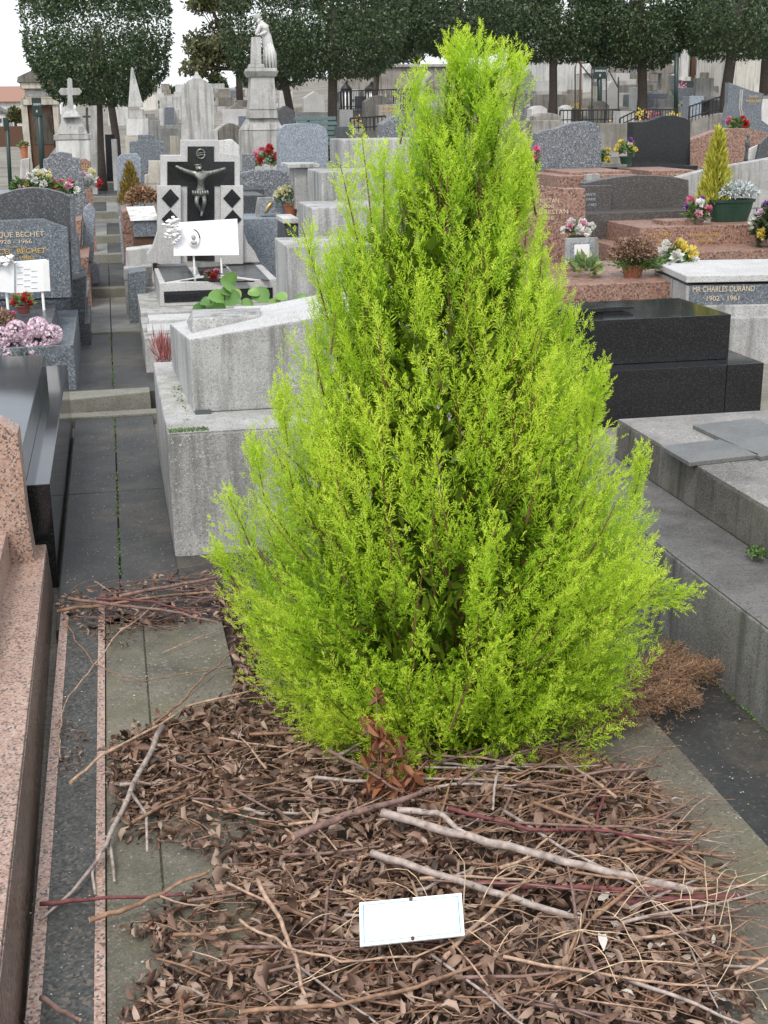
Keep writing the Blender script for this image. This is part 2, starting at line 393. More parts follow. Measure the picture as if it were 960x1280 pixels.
# the path: paired slabs between low steps
XL, XJ, XR = -.275, -.062, .145
segs = [(4.02, 7.22, 0.0, 'path_dark', 'path_dark'), (7.46, 9.6, .07, 'path_dark', 'path_dark'), (9.6, 11.5, .085, 'path_light', 'path_light'),
        (11.62, 13.7, .15, 'path_dark', 'path_dark'), (13.8, 15.2, .22, 'path_light', 'path_dark'), (15.2, 17.6, .29, 'path_light', 'path_dark'),
        (17.75, 20.0, .38, 'path_dark', 'path_light'), (20.0, 22.6, .44, 'path_dark', 'path_dark')]
pd1, pd2, plt_ = MB(), MB(), MB()
for y0, y1, z, ml, mr in segs:
    xa, xb = XL-(.12 if y0 > 7 else 0), XR+(.06 if y0 > 7 else 0)
    for (a, b, mm) in ((xa, XJ-.003, ml), (XJ+.003, xb, mr)):
        m = 1 if y0 > 5 and y0 < 9.5 else max(1, int((y1-y0)/1.2))
        for k in range(m):
            q0, q1 = y0+(y1-y0)*k/m, y0+(y1-y0)*(k+1)/m-.006
            t = pd1 if mm == 'path_dark' else plt_
            t.box(a, b, q0, q1, z-.3, z)
structure(pd1.build('path', 'path_dark', bev=.003, loc=(0, 4, 0)))
structure(plt_.build('path', 'path_light', bev=.003, loc=(0, 4, 0)))
st = MB()
st.hexa([(XL-.13, 7.2, -.1), (XR+.0, 7.34, -.1), (XR+.0, 7.47, -.1), (XL-.13, 7.46, -.1)], [(XL-.13, 7.2, .09), (XR+.0, 7.34, .09), (XR, 7.47, .09), (XL-.13, 7.46, .09)])
st.box(XL-.13, XR+.05, 7.12, 7.24, -.1, .012)
for y, z in ((11.5, .165), (13.7, .24), (15.14, .305), (17.6, .40), (20.0, .46), (22.6, .53)): st.box(XL-.14, XR+.064, y-.006, y+.14, z-.3, z)
structure(st.build('path_steps', 'step_stone', bev=.006, loc=(0, 7, 0)))
# moss in the joint
V = rng.uniform(size=(1500, 3)); b = np.stack([XJ+rng.normal(0, .004, 1500), 4.1+V[:, 1]**1.0*6.5, np.zeros(1500)], 1)
b[:, 2] = np.where(b[:, 1] > 7.46, .07, 0.0)-.002
b = b[(b[:, 1] < 7.1) | (b[:, 1] > 7.5)]
keep = np.array([noise.noise(Vector((0, p[1]*2.2, 3))) > -.12 for p in b]); b = b[keep]
tag(quads('moss', blades(b, rng.normal(size=b.shape)*[.6, .6, .4]+[0, 0, .5], rng.uniform(.004, .011, len(b)), np.full(len(b), .006)), 'small_green', loc=(XJ, 5, 0)), 'green moss lining the joint of the dark path slabs', 'moss', kind='stuff')
b = np.stack([.006+rng.normal(0, .003, 900), rng.uniform(1.4, 4.0, 900), np.full(900, -.004)], 1); b = b[np.sin(b[:, 1]*11)+np.sin(b[:, 1]*4.3) > -.6]
tag(quads('moss', blades(b, rng.normal(size=b.shape)*[.6, .6, .3]+[0, 0, .4], rng.uniform(.003, .008, len(b)), np.full(len(b), .005)), 'small_green', loc=(0, 3, 0)), 'moss in the joint of the olive slabs left of the bed', 'moss', kind='stuff')
structure(MB().box(.003, .009, 1.3, 4.0, -.05, -.002).build('soil_joint', 'soil'))
# pale grit scattered on the slabs
n = 2600; b = np.stack([rng.uniform(XL, 1.6, n), rng.uniform(1.9, 7.1, n), np.full(n, .006)], 1)
b = b[(b[:, 0] < .14) | (b[:, 1] < 3.9)]
sz = rng.uniform(.0008, .0035, len(b))**1.0
ang = rng.uniform(0, 6.28, len(b)); k = np.array([[math.cos(a), math.sin(a), 0] for a in ang]); kk = np.array([[-math.sin(a), math.cos(a), 0] for a in ang])
tag(quads('grit', np.stack([b+k*sz[:, None], b+kk*sz[:, None]*.7+[0, 0, .001], b-k*sz[:, None], b-kk*sz[:, None]*.7], 1), 'pale_leaf', loc=(0, 4, 0)), 'pale grit and petals scattered over the slabs', 'grit', kind='stuff')
# grave bed with its slab frame
def bump_sheet(name, x0, x1, y0, y1, zf, mat, nx=60, ny=80):
    vs = []; fs = []
    for j in range(ny+1):
        for i in range(nx+1):
            x = x0+(x1-x0)*i/nx; y = y0+(y1-y0)*j/ny; vs.append((x, y, zf(x, y)))
    for j in range(ny):
        for i in range(nx): a = j*(nx+1)+i; fs.append((a, a+1, a+nx+2, a+nx+1))
    return MB().add(vs, fs).build(name, mat, smooth=True, loc=((x0+x1)/2, (y0+y1)/2, 0))
def heap(x, y):
    e = ((x-.68)/.62)**2; f = 1 if y < 2.6 else max(0, 1-((y-2.6)/.5)**2)
    return max(0, .075*(1-e)*f)
structure(bump_sheet('grave_bed_soil', .25, 1.03, 1.4, 4.1, lambda x, y: -.035+heap(x, y)*.7+.02*noise.noise(Vector((x*6, y*6, 0)))+.01*noise.noise(Vector((x*25, y*25, 0))), 'soil'))
structure(bump_sheet('rear_soil', XR, 1.7, 3.98, 4.9, lambda x, y: -.008+.006*noise.noise(Vector((x*12, y*12, 0))), 'path_dark', 40, 30))
t = MB(); t.box(-.115, .004, 1.3, 4.08, -.2, 0.0); t.box(.008, .262, 1.3, 3.98, -.2, .004)
fr = t.build('concrete_kerb', 'plot_slab', bev=.004); tag(fr, 'mossy olive concrete slab strip left of the cypress bed, strewn with leaves', 'grave kerb')
t = MB(); t.hexa([(.98, 1.3, -.2), (1.355, 1.3, -.2), (1.355, 4.0, -.2), (1.05, 4.0, -.2)], [(.98, 1.3, .004), (1.355, 1.3, .004), (1.355, 4.0, .004), (1.05, 4.0, .004)])
tag(t.build('concrete_kerb', 'plot_slab_right', bev=.004), 'olive green concrete slab strip right of the cypress bed', 'grave kerb')
structure(MB().box(1.36, 1.64, 1.0, 5.2, -.2, -.004).build('path', 'path_dark', bev=.003))
V = rng.uniform(size=(500, 3)); b = np.stack([1.628+rng.normal(0, .006, 500), 1.8+V[:, 1]*3, np.zeros(500)], 1)
tag(quads('moss', blades(b, rng.normal(size=b.shape)*[.6, .6, .4]+[0, 0, .5], rng.uniform(.004, .012, len(b)), np.full(len(b), .006)), 'small_green', loc=(1.6, 3, 0)), 'thin moss line at the foot of the right hand grey tomb', 'moss', kind='stuff')
# ================================================================== NEAR LEFT PINK TOMB
t = thing('granite_tomb', 'polished pink granite tomb cut off by the left edge, nearest the camera', 'tomb', (-.7, 3, -.03))
MB().hexa([(-1.3, 1.2, -.1), (-.262, 1.2, -.1), (-.30, 4.5, -.1), (-1.3, 4.5, -.1)], [(-1.3, 1.2, .215), (-.275, 1.2, .215), (-.312, 4.5, .14), (-1.3, 4.5, .14)]).build('plinth', 'pink_granite', t, .004)
MB().hexa([(-.2618, 1.2, -.1), (-.2590, 1.2, -.1), (-.2970, 4.45, -.1), (-.2998, 4.45, -.1)], [(-.2738, 1.2, .207), (-.271, 1.2, .207), (-.3085, 4.45, .132), (-.311, 4.45, .132)]).build('side_reflection', 'pink_granite_dark_reflection', t)['label'] = 'polished side of the pink tomb, dark reflection painted in brown'  # thin skin added over the pink side to carry its painted dark reflection
P = [(0, 529), (22, 541), (28, 590), (33, 640), (46, 719), (20, 741), (0, 746), (-120, 760), (-120, 500)]
o = slab('end_stone', P, 4.3, .12, 'pink_granite', t, .004)
MB().box(-1.3, -.42, 2.0, 4.28, .13, .27).build('lid', 'pink_granite', t, .004)
# flat kerb strip between tomb and bed
t = thing('granite_kerb', 'flat dark granite strip with pink edging beside the near pink tomb', 'grave kerb', (-.19, 3, -.05))
MB().box(-.235, -.138, 1.3, 4.16, -.1, .004).build('panel', 'panel_granite', t)
MB().box(-.262, -.2352, 1.3, 4.22, -.1, .007).build('edging', 'pink_granite', t)
MB().box(-.1378, -.117, 1.3, 4.22, -.1, .008).build('edging', 'pink_granite', t)
MB().box(-.2352, -.1378, 4.16, 4.24, -.1, .005).build('edging', 'panel_granite', t)
# ================================================================== BLACK POLISHED TOMB, left
t = thing('black_tomb', 'black polished granite tomb in two tiers behind the near pink tomb', 'tomb', (-.8, 5.6, -.03))
MB().box(-1.5, -.285, 4.56, 6.9, -.06, .345).build('base', 'black_granite', t, .003)
MB().box(-1.5, -.37, 4.40, 6.5, .346, .475).build('lid', 'black_granite', t, .003)
# ================================================================== BIG GREY CONCRETE TOMB, centre left
t = thing('concrete_tomb', 'big speckled grey concrete tomb with gabled lid directly left of the cypress', 'tomb', (.8, 6.2, -.03))
MB().box(.145, 1.5, 4.68, 6.15, -.06, .47).build('base', 'concrete', t, .008)
MB().box(.148, 1.497, 4.683, 6.147, .4705, .474).build('base_top', 'concrete_top', t)
bl = PY(212, 405, 6.0)
lidf = [(.262, 5.0), (1.36, 5.0), (1.36, 5.5), (bl.x, 6.0)]; zt = [.765, .905, .93, bl.z]
MB().hexa([(x, y, .476) for x, y in lidf], [(x, y, z) for (x, y), z in zip(lidf, zt)]).build('lid', 'concrete', t, .006)
MB().hexa([(x*.996+.003, y+(.004 if y < 5.2 else -.004), z-.002) for (x, y), z in zip(lidf, zt)], [(x*.996+.003, y+(.004 if y < 5.2 else -.004), z+.0015) for (x, y), z in zip(lidf, zt)]).build('lid_top', 'white_granite', t)
a, b, c, d = PY(240, 420, 5.25), PY(326, 405, 5.25), PY(326, 397, 5.25), PY(241, 399, 5.25)
MB().hexa([tuple(a), tuple(b), (b.x+.02, 5.5, b.z), (a.x-.0, 5.62, a.z)], [(d.x, 5.26, d.z), (c.x, 5.26, c.z), (c.x+.02, 5.44, c.z+.012), (d.x+.02, 5.6, d.z-.01)]).build('ridge_slab', 'concrete', t, .003)
a, b, c = PY(288, 396, 5.5), PY(400, 398, 5.3), PY(400, 388, 5.3)
MB().hexa([(a.x, 5.46, a.z-.03), (b.x, 5.2, b.z-.04), (b.x+.3, 5.48, b.z-.02), (a.x, 5.6, a.z-.03)], [(a.x, 5.47, a.z+.02), (b.x, 5.22, c.z-.01), (b.x+.3, 5.48, c.z), (a.x+.03, 5.6, a.z+.03)]).build('ridge_slab', 'white_granite', t, .003)
MB().hexa([(.268, 4.97, .474), (.33, 4.97, .474), (.33, 5.0, .474), (.268, 5.0, .474)], [(.268, 4.985, .487), (.33, 4.985, .487), (.33, 4.999, .487), (.268, 4.999, .487)]).build('shim', 'dark_ink', t)
n = 700; b = np.stack([rng.uniform(.15, .24, n), rng.uniform(4.69, 6.1, n), np.full(n, .474)], 1)
m1 = (b[:, 0] > .215+.02*np.sin(b[:, 1]*9)) & (np.sin(b[:, 1]*5.1)+np.sin(b[:, 1]*13) > .1); m2 = b[:, 1] < 4.76
b = b[m1 | m2]; b2 = np.stack([rng.uniform(.15, .3, 300), rng.uniform(4.69, 4.75, 300), np.full(300, .474)], 1); b = np.concatenate([b, b2])
mo = quads('moss', blades(b, rng.normal(size=b.shape)*[.7, .7, .3]+[0, 0, .45], rng.uniform(.004, .012, len(b)), np.full(len(b), .007)), 'small_green', t)
# ================================================================== RIGHT GREY TOMB with slate slabs
t = thing('concrete_tomb', 'low weathered grey tomb with stained sides at the right edge, two slates on top', 'tomb', (2.3, 3.6, -.03))
MB().box(1.635, 3.2, .8, 4.75, -.06, .27).build('base', 'concrete_side', t, .006)
MB().box(1.638, 3.197, .803, 4.747, .2705, .275).build('base_top', 'concrete_oldtop', t)
MB().hexa([(1.90, 1.0, .276), (3.0, 1.0, .276), (3.0, 4.66, .276), (1.90, 4.66, .276)], [(1.905, 1.0, .425), (3.0, 1.0, .425), (3.0, 4.66, .425), (1.905, 4.66, .425)]).build('lid', 'concrete_old', t, .006)
MB().box(1.908, 2.997, 1.003, 4.657, .4255, .431).build('lid_top', 'concrete_lidtop', t)
for px4, lab in ((((826, 557), (900, 549), (950, 568), (862, 578)), 'dark grey slate plate lying nearest on the right weathered tomb'), (((866, 531), (945, 522), (1010, 558), (951, 571)), 'dark grey slate plate lying behind the other on the right weathered tomb')):
    Q = [G(a, b, .447) for a, b in px4]; Q = [Q[3], Q[2], Q[1], Q[0]]
    o = MB().hexa([(q.x, q.y, .432) for q in Q], [(q.x, q.y, .447) for q in Q]).build('slate_plate', 'slate', bev=.002); tag(o, lab, 'slate')
b = np.array(PX(945, 712, 1.86))[None]+rng.normal(size=(250, 3))*[.012, .018, .006]; b[:, 2] = np.abs(b[:, 2]-.275)+.275
tag(quads('moss_cushion', blades(b, rng.normal(size=b.shape)+[0, 0, 1], np.full(250, .012), np.full(250, .008)), 'small_green', loc=(b[0][0], b[0][1], .276)), 'small bright green moss cushion on the ledge of the right grey tomb', 'moss')
# ================================================================== BLACK TOMB, right
t = thing('black_tomb', 'long two tier black polished granite tomb right of the cypress', 'tomb', (2.4, 6.7, -.03))
p = PY(950, 490, 6.4)
MB().box(1.2, 3.24, 6.4, 7.3, -.06, .262).build('base', 'black_granite', t, .003)
MB().box(3.2435, 3.46, 6.4, 7.3, -.06, .262).build('base_end', 'black_granite', t, .003)
MB().box(1.25, PY(914, 393, 6.56).x, 6.56, 7.25, .263, PY(914, 393, 6.56).z).build('lid', 'black_granite', t, .003)
MB().box(1.6, 2.65, 6.75, 7.0, .526, .548).build('plaque', 'black_granite', t, .003)
MB().box(2.65, 2.85, 6.8, 6.97, .526, .543).build('plaque', 'black_granite', t, .003)
# ================================================================== WHITE CROSS MONUMENT with crucifix
t = thing('concrete_tomb', 'pale stepped concrete tomb base carrying the crucifix monument', 'tomb', (.7, 9.2, 0))
MB().box(.15, 1.30, 8.95, 11.3, -.02, .31).build('base', 'weathered_white', t, .006)
MB().box(.145, 1.26, 8.02, 8.93, -.02, .285).build('step', 'concrete', t, .006)
MB().box(.19, .60, 8.45, 8.7, .2855, .33).build('step', 'white_granite', t, .006)
MB().box(.17, .42, 8.15, 8.4, .2855, .315).build('step', 'white_granite', t, .006)
t = thing('crucifix_monument', 'white granite monument with black cross inlay, bronze crucifix and black diamonds', 'monument', (.7, 9.6, .31))
yb, ys = 9.2, 10.15
a, b = PY(199, 368, yb), PY(348, 366, yb)
MB().frustum((a.x+b.x)/2, (yb+ys)/2, .311, .475, (b.x-a.x)/2, (ys-yb)/2, (b.x-a.x)/2-.005, (ys-yb)/2).build('base', 'white_granite', t, .005)
pbox('front_inlay', 205, 362, 341, 376, yb-.004, .006, 'black_granite', t, 0)
for i, q4 in enumerate((((196, 331), (231, 328), (243, 346), (206, 352)), ((281, 329), (316, 328), (337, 350), (297, 345)), ((243, 327), (278, 327), (289, 342), (250, 344)), ((225, 351), (250, 347.5), (294, 347.5), (318, 351)))):
    Q = [G(a_, b_, .479) for a_, b_ in q4]; Q = Q[::-1] if i < 3 else Q[::1]
    MB().hexa([(q.x, q.y, .470) for q in Q], [(q.x, q.y, .479) for q in Q]).build('top_inlay', 'black_granite' if i > 1 else 'dark_grey_granite', t)
out = [(184, 329), (184, 318), (192, 306), (197, 290), (197, 233), (201, 233), (201, 194), (226, 194), (226, 175), (274, 175), (274, 191), (300, 194), (300, 233), (304, 233), (305, 292), (310, 304), (318, 314), (325, 328)]
slab('stele', out, ys, .13, 'white_granite', t, .005)
slab('pillar', [(197, 330), (197, 232), (226, 232), (226, 330)], ys-.05, .048, 'white_granite', t, .003)
slab('pillar', [(276, 330), (276, 232), (304, 232), (304, 330)], ys-.05, .048, 'white_granite', t, .003)
slab('cross_inlay', [(234, 326), (234, 232.5), (209, 232.5), (209, 202), (234.5, 202), (234.5, 183), (267.5, 183), (267.5, 202), (293, 202), (293, 232.5), (268, 232.5), (268, 326)], ys-.008, .0075, 'black_granite', t, 0)
for cx_, cy_ in ((213, 248), (290, 248), (213, 274), (291, 274)):
    slab('diamond', [(cx_-11, cy_), (cx_, cy_-12), (cx_+11, cy_), (cx_, cy_+12)], ys-.056, .0055, 'black_granite', t, 0)
yy = ys-.02
def skin_mesh(name, nodes, edges, mat, parent, sub=2, root=0):
    """one continuous skinned body; nodes (x,y,z,r)"""
    me = bpy.data.meshes.new(name); o0 = wloc(parent)
    me.from_pydata([(a[0]-o0.x, a[1]-o0.y, a[2]-o0.z) for a in nodes], edges, []); me.update()
    o = bpy.data.objects.new(name, me); COL.objects.link(o)
    md = o.modifiers.new('s', 'SKIN'); sb = o.modifiers.new('b', 'SUBSURF'); sb.levels = sub; sb.render_levels = sub
    for i, a in enumerate(nodes):
        rr = a[3] if hasattr(a[3], '__len__') else (a[3], a[3]); me.skin_vertices[0].data[i].radius = rr
    me.skin_vertices[0].data[root].use_root = True
    bpy.context.view_layer.update()
    m2 = bpy.data.meshes.new_from_object(o.evaluated_get(bpy.context.evaluated_depsgraph_get()))
    bpy.data.objects.remove(o)
    m2.polygons.foreach_set('use_smooth', [True]*len(m2.polygons)); m2.materials.clear(); m2.materials.append(MAT[mat])
    o = bpy.data.objects.new(name, m2); COL.objects.link(o); o.parent = parent; return o
def N(px, py, dy, r): p = PY(px, py, yy-.03+dy); return (p.x, p.y, p.z, r)
cr = thing('crucifix', 'green bronze crucified figure with arms outstretched on the black cross', 'statue', (PY(251, 240, yy).x, yy-.03, PY(251, 270, yy).z))
cr.parent = None
nodes = [N(250.5, 240, 0, (.030, .022)), N(251, 232, 0, .026), N(251, 225, -.005, (.040, .026)), N(251, 219, -.005, (.042, .026)), N(250.5, 214.5, -.01, .013),
         N(248, 209.5, -.02, .030), N(243, 217, 0, .021), N(232, 213.5, 0, .017), N(222, 209, .008, .013), N(219, 207.8, .01, .012),
         N(259, 217, 0, .021), N(269, 214.5, 0, .017), N(279, 211.5, .008, .013), N(282.5, 210, .01, .012),
         N(246, 245, -.005, .022), N(245.5, 254, -.03, .017), N(251.5, 264, 0, .0115), N(252.5, 270, -.01, .010),
         N(255, 245, -.005, .022), N(255.5, 254, -.025, .017), N(252.8, 263, .005, .014), N(251.5, 271, -.01, .011), N(247, 205.5, -.025, .026)]
ed = [(0, 1), (1, 2), (2, 3), (3, 4), (4, 5), (3, 6), (6, 7), (7, 8), (8, 9), (3, 10), (10, 11), (11, 12), (12, 13), (0, 14), (14, 15), (15, 16), (16, 17), (0, 18), (18, 19), (19, 20), (20, 21), (5, 22)]
skin_mesh('body', nodes, ed, 'bronze', cr)
p = N(247.3, 206.3, -.024, 0); m = MB()
m.lathe(p[0], p[1], [(.022, p[2]-.006), (.031, p[2]), (.022, p[2]+.007)], 12).build('thorn_crown', 'bronze', cr, smooth=True)
m = MB(); q0 = N(241, 240, -.012, 0); q1 = N(259, 240, -.012, 0); zt = q0[2]
for i in range(7):
    x = q0[0]+(q1[0]-q0[0])*i/6; m.tube([(x, q0[1]-.012+.006*(i % 2), zt+.012), (x+.003, q0[1]-.018, zt-.02), (x-.002, q0[1]-.010, zt-.03+.012*abs(i-3)/3)], [.010, .011, .006], 6)
m.build('loincloth', 'bronze', cr, smooth=True)
# ring with initials
m = MB(); c0 = PY(251, 192.5, ys-.02); m.tube([(c0.x+.030*math.cos(a), c0.y, c0.z+.034*math.sin(a)) for a in [2*PI*i/20 for i in range(21)]], .007, 6)
m.tube([(c0.x-.03, c0.y, c0.z-.012), (c0.x+.028, c0.y, c0.z-.002)], .006, 5); m.tube([(c0.x-.028, c0.y, c0.z+.004), (c0.x+.03, c0.y, c0.z+.012)], .005, 5)
m.build('ring_emblem', 'bronze', t, smooth=True)
# white plaque with oval portrait
pl = thing('memorial_plaque', 'blank white memorial plaque with oval portrait and white roses, standing on the crucifix monument', 'plaque', (PY(255, 335, 9.6).x, 9.62, .478))
q = 9.6
lo = [PY(217, 320, q), PY(299, 319, q)]; hi = [PY(217, 278, q+.1), PY(296, 273, q+.1)]
MB().hexa([(lo[0].x, q, lo[0].z), (lo[1].x, q, lo[1].z), (lo[1].x, q+.02, lo[1].z), (lo[0].x, q+.02, lo[0].z)], [(hi[0].x, q+.06, hi[0].z), (hi[1].x, q+.06, hi[1].z), (hi[1].x, q+.08, hi[1].z), (hi[0].x, q+.08, hi[0].z)]).build('panel', 'white_enamel', pl, .003)
for x_ in (242, 276):
    a = PY(x_, 318, q+.03); MB().tube([(a.x, q+.03, a.z), (a.x, q+.02, .479)], .008, 6).build('foot', 'white_enamel', pl)
c0 = PY(242, 298, q-.01); q -= .012
def oval(cx_, y, cz, a, b, mb, th, n=24):
    return mb.tube([(cx_+a*math.cos(2*PI*i/n), y+.55*b*math.sin(2*PI*i/n)/1.6*.9, cz+b*math.sin(2*PI*i/n)) for i in range(n+1)], th, 6)
m = MB(); oval(c0.x, q+.022, c0.z, .045, .06, m, .005).build('portrait_frame', 'dark_ink', pl, smooth=True)
m = MB(); m.add([(c0.x+.042*math.cos(2*PI*i/20), q+.02+.018*math.sin(2*PI*i/20), c0.z+.056*math.sin(2*PI*i/20)) for i in range(20)], [tuple(range(20))]).build('portrait', 'porcelain', pl)
m = MB().ball((c0.x, q+.018, c0.z+.008), .016, 10, 6, 1.25); m.ball((c0.x, q+.012, c0.z-.03), .026, 10, 6, .6); m.build('portrait_bust', 'skin_photo', pl, smooth=True)
q += .012; m = MB()
for i in range(70):
    a = random.gauss(0, 1); b_ = random.gauss(0, 1); c1 = PY(215+a*5.5, 287+b_*7, q-.01); m.ball((c1.x, q-.012+random.uniform(-.012, .02), c1.z), random.uniform(.012, .024), 6, 4, .6, .25)
m.build('rose_relief', 'porcelain', pl)
# ---- generic bouquet maker
def bouquet(label, cat, c, r, blooms, pot=None, potr=.06, poth=.06, leaf='small_green', nleaf=260, lsize=.03, bloomr=.02, name='flower_bouquet', group=None, sq=.8, bl_n=None, petal=12, bz=.0):
    c = Vector(c); t = thing(name, label, cat, (c.x, c.y, c.z), group); z0 = c.z
    if pot:
        MB().lathe(c.x, c.y, [(potr*.72, z0), (potr*.95, z0+poth*.85), (potr*1.06, z0+poth*.86), (potr*1.06, z0+poth), (potr*.9, z0+poth), (potr*.85, z0+poth*.8)], 18).build('pot', pot, t, smooth=False)
        z0 += poth*.85
    cc = np.array([c.x, c.y, z0+r*sq*.55])
    if nleaf:
        d = rng.normal(size=(nleaf, 3)); d[:, 2] = np.abs(d[:, 2])*.9-.2; d /= np.linalg.norm(d, axis=1, keepdims=True)
        b = cc+d*r*rng.uniform(.35, .85, (nleaf, 1))*[1, 1, sq]
        quads('foliage', blades(b, d+rng.normal(size=d.shape)*.5, rng.uniform(.7, 1.2, nleaf)*lsize, rng.uniform(.35, .5, nleaf)*lsize, .12), leaf, t)
    for i, col in enumerate(blooms):
        k = i+.5; ph = math.acos(1-1.05*k/len(blooms)); th = 2.4*i+random.uniform(-.3, .3)
        d = Vector((math.sin(ph)*math.cos(th), math.sin(ph)*math.sin(th), math.cos(ph)))
        p = np.array([cc[0]+d.x*r*.9, cc[1]+d.y*r*.9, cc[2]+d.z*r*sq*.95+bz]); br = bloomr*random.uniform(.8, 1.15)
        v = rng.normal(size=(petal*2, 3)); v = v/np.linalg.norm(v, axis=1, keepdims=True)+np.array(d)*.9
        quads('bloom', blades(p+v*br*.12, v, np.full(len(v), br), np.full(len(v), br*.8), .25), 'petal_'+col, t)
    return t
bouquet('small red flower floating on dark leaves in front of the blank white plaque', 'flower', (PY(265, 338, 9.45).x, 9.42, .48), .045, ['rose', 'rose', 'red'], nleaf=40, bloomr=.034, sq=.4, lsize=.05, leaf='hedge_leaf', name='water_lily_ornament')
# bergenia leaves behind the grey tomb
def round_leaf(c, n, r, m, up=.15):
    n = Vector(n).normalized(); a = n.cross(Vector((.2, .3, 1))).normalized(); b_ = n.cross(a); c = Vector(c)
    k = len(m.v); vs = [c]; 
    for i in range(14):
        q = 2*PI*i/14; rr = r*(1-.25*math.exp(-((i-7)/1.5)**2)); vs.append(c+a*math.cos(q)*rr+b_*math.sin(q)*rr*.85-n*r*.12*math.cos(2*q)+n*r*(.32*abs(math.sin(q))-.1))
    m.add(vs, [(0, 1+i, 1+(i+1) % 14) for i in range(14)])
tb = thing('bergenia_plant', 'green plant with round leathery leaves between grey tomb and crucifix monument', 'plant', (PY(300, 385, 7.6).x, 7.55, .36))
for (x_, y_, r_, lean) in ((288, 354, 20, .15), (272, 372, 15, .3), (291, 374, 17, -.2), (311, 381, 14, .1), (327, 370, 17, -.1), (251, 388, 14, .4), (262, 384, 15, 0), (345, 380, 12, .1), (362, 384, 12, 0), (378, 377, 15, -.3), (371, 390, 12, .1), (303, 391, 11, .2), (335, 388, 10, 0), (283, 365, 10, .1), (388, 386, 14, 0), (258, 378, 11, .2), (275, 386, 12, -.2), (318, 366, 11, -.3), (352, 372, 12, .2), (296, 368, 10, .4)):
    p = PY(x_, y_, 7.58+random.uniform(-.05, .05)); m = MB()
    round_leaf(p, (lean+random.uniform(-.5, .5), -.8+random.uniform(-.2, .4), (.5 if y_ > 360 else .2)+random.uniform(-.2, .5)), r_/270, m)
    m.build('leaf', 'broad_leaf', tb, smooth=True)
m = MB()
for i in range(26):
    p = PY(random.uniform(250, 385), 392, 7.6); m.tube([(p.x, 7.6, .37), (p.x+random.uniform(-.03, .03), 7.58, .42), (p.x+random.uniform(-.05, .05), 7.57, .45)], .005, 5)
m.build('stems', 'bark_red', tb)
# red heather
c = PY(204, 458, 6.3); th = thing('heather_plant', 'small withered red heather sprig between the grey tomb and the pale tomb base', 'plant', (c.x, 6.3, .2))
n = 170; d = rng.normal(size=(n, 3))*[.3, .3, .25]+[0, 0, 1]; s = np.array([c.x+.01, 6.25, .44])+rng.normal(size=(n, 3))*[.018, .02, 0]; L = rng.uniform(.02, .13, (n, 1))
quads('sprigs', blades(s+d*L*.5, d, L[:, 0], np.full(n, .006)), 'heather_red', th)
# ================================================================== CYPRESS
ROWS = [(62, 585, 600), (85, 562, 622), (110, 532, 638), (150, 508, 654), (200, 488, 662), (250, 458, 668), (300, 398, 690), (350, 384, 700), (400, 386, 708), (450, 378, 722), (500, 352, 745), (550, 334, 782), (600, 312, 802), (650, 296, 810), (700, 286, 810), (750, 288, 804), (800, 300, 796), (850, 318, 785)]
TY = 3.06
prf = []
for y_, a_, b_ in ROWS:
    p, q = PY(a_, y_, TY), PY(b_, y_, TY); prf.append((p.z, (p.x+q.x)/2, (q.x-p.x)/2))
prf = [p for p in prf if p[0] > .22]; prf.reverse()
zz = [p[0] for p in prf]; print('cypress z', zz[0], zz[-1], prf[0])
prf = [(.0, .83, .37), (.06, .83, .45), (.14, .82, .49)]+prf
PZ, PC, PR = [np.array([p[i] for p in prf]) for i in range(3)]
PC = PC-np.interp(PZ, [0, .55, .8, 1.0], [0, 0, .025, 0])
PR = PR*np.interp(PZ, [0, .3, .6, .75, .9, 1.05, 1.2, 1.4, 1.7], [1, 1, .97, .93, .94, 1.03, .97, .92, .95])
cyp = thing('golden_cypress', 'bright yellow green conical cypress growing out of the leaf strewn grave bed', 'tree', (.84, TY, -.03))
def frond_set(base, dirs, length, nsp, spl, seed_age_shade, wid=.0019, ntw=9, flat=.55, droop=0):
    """fronds -> sprays -> twiglets, returned as kites (n,4,3), and ages"""
    out = []; age_shades = []
    nf = len(base); d, s, nn = frame_of(dirs)
    for k in range(nsp):
        t = (k+.6)/nsp; ang = 2.4*k+rng.uniform(0, .5, nf)
        side = s*np.cos(ang)[:, None]+nn*np.sin(ang)[:, None]*flat
        o = base+d*(length*t)[:, None]
        o[:, 2] += .05*length*t*t-droop*length*t*t
        L = spl*(1.12-.62*t)*rng.uniform(.75, 1.2, nf)
        sd_ = d*.85+side*.58; sd_[:, 2] += .1; sd_ /= np.linalg.norm(sd_, axis=1, keepdims=True)
        sx, sy, sn = frame_of(sd_)
        ag = seed_age_shade+.45*t
        out.append(blades(o, sd_, L, np.full(nf, wid*1.1))); age_shades.append(np.clip(ag, 0, 1))
        for j in range(ntw):
            u = (j+.5)/ntw; sg = 1 if j % 2 else -1
            q = o+sd_*(L*u)[:, None]
            td = sd_*.72+sy*(sg*.66)+sn*rng.uniform(-.35, .35, (nf, 1)); td /= np.linalg.norm(td, axis=1, keepdims=True)
            l2 = L*(.42*(1-u)+.16)*rng.uniform(.8, 1.2, nf)
            out.append(blades(q, td, l2, np.full(nf, wid))); age_shades.append(np.clip(ag+.25*u, 0, 1))
            for e in (-1, 1):
                t2 = td*.8+sy*(e*.5)*1.0+sn*rng.uniform(-.4, .4, (nf, 1))
                out.append(blades(q+td*(l2*.35)[:, None], t2, l2*.40, np.full(nf, wid*.9))); age_shades.append(np.clip(ag+.3*u+.1, 0, 1))
    return np.concatenate(out), np.concatenate(age_shades)
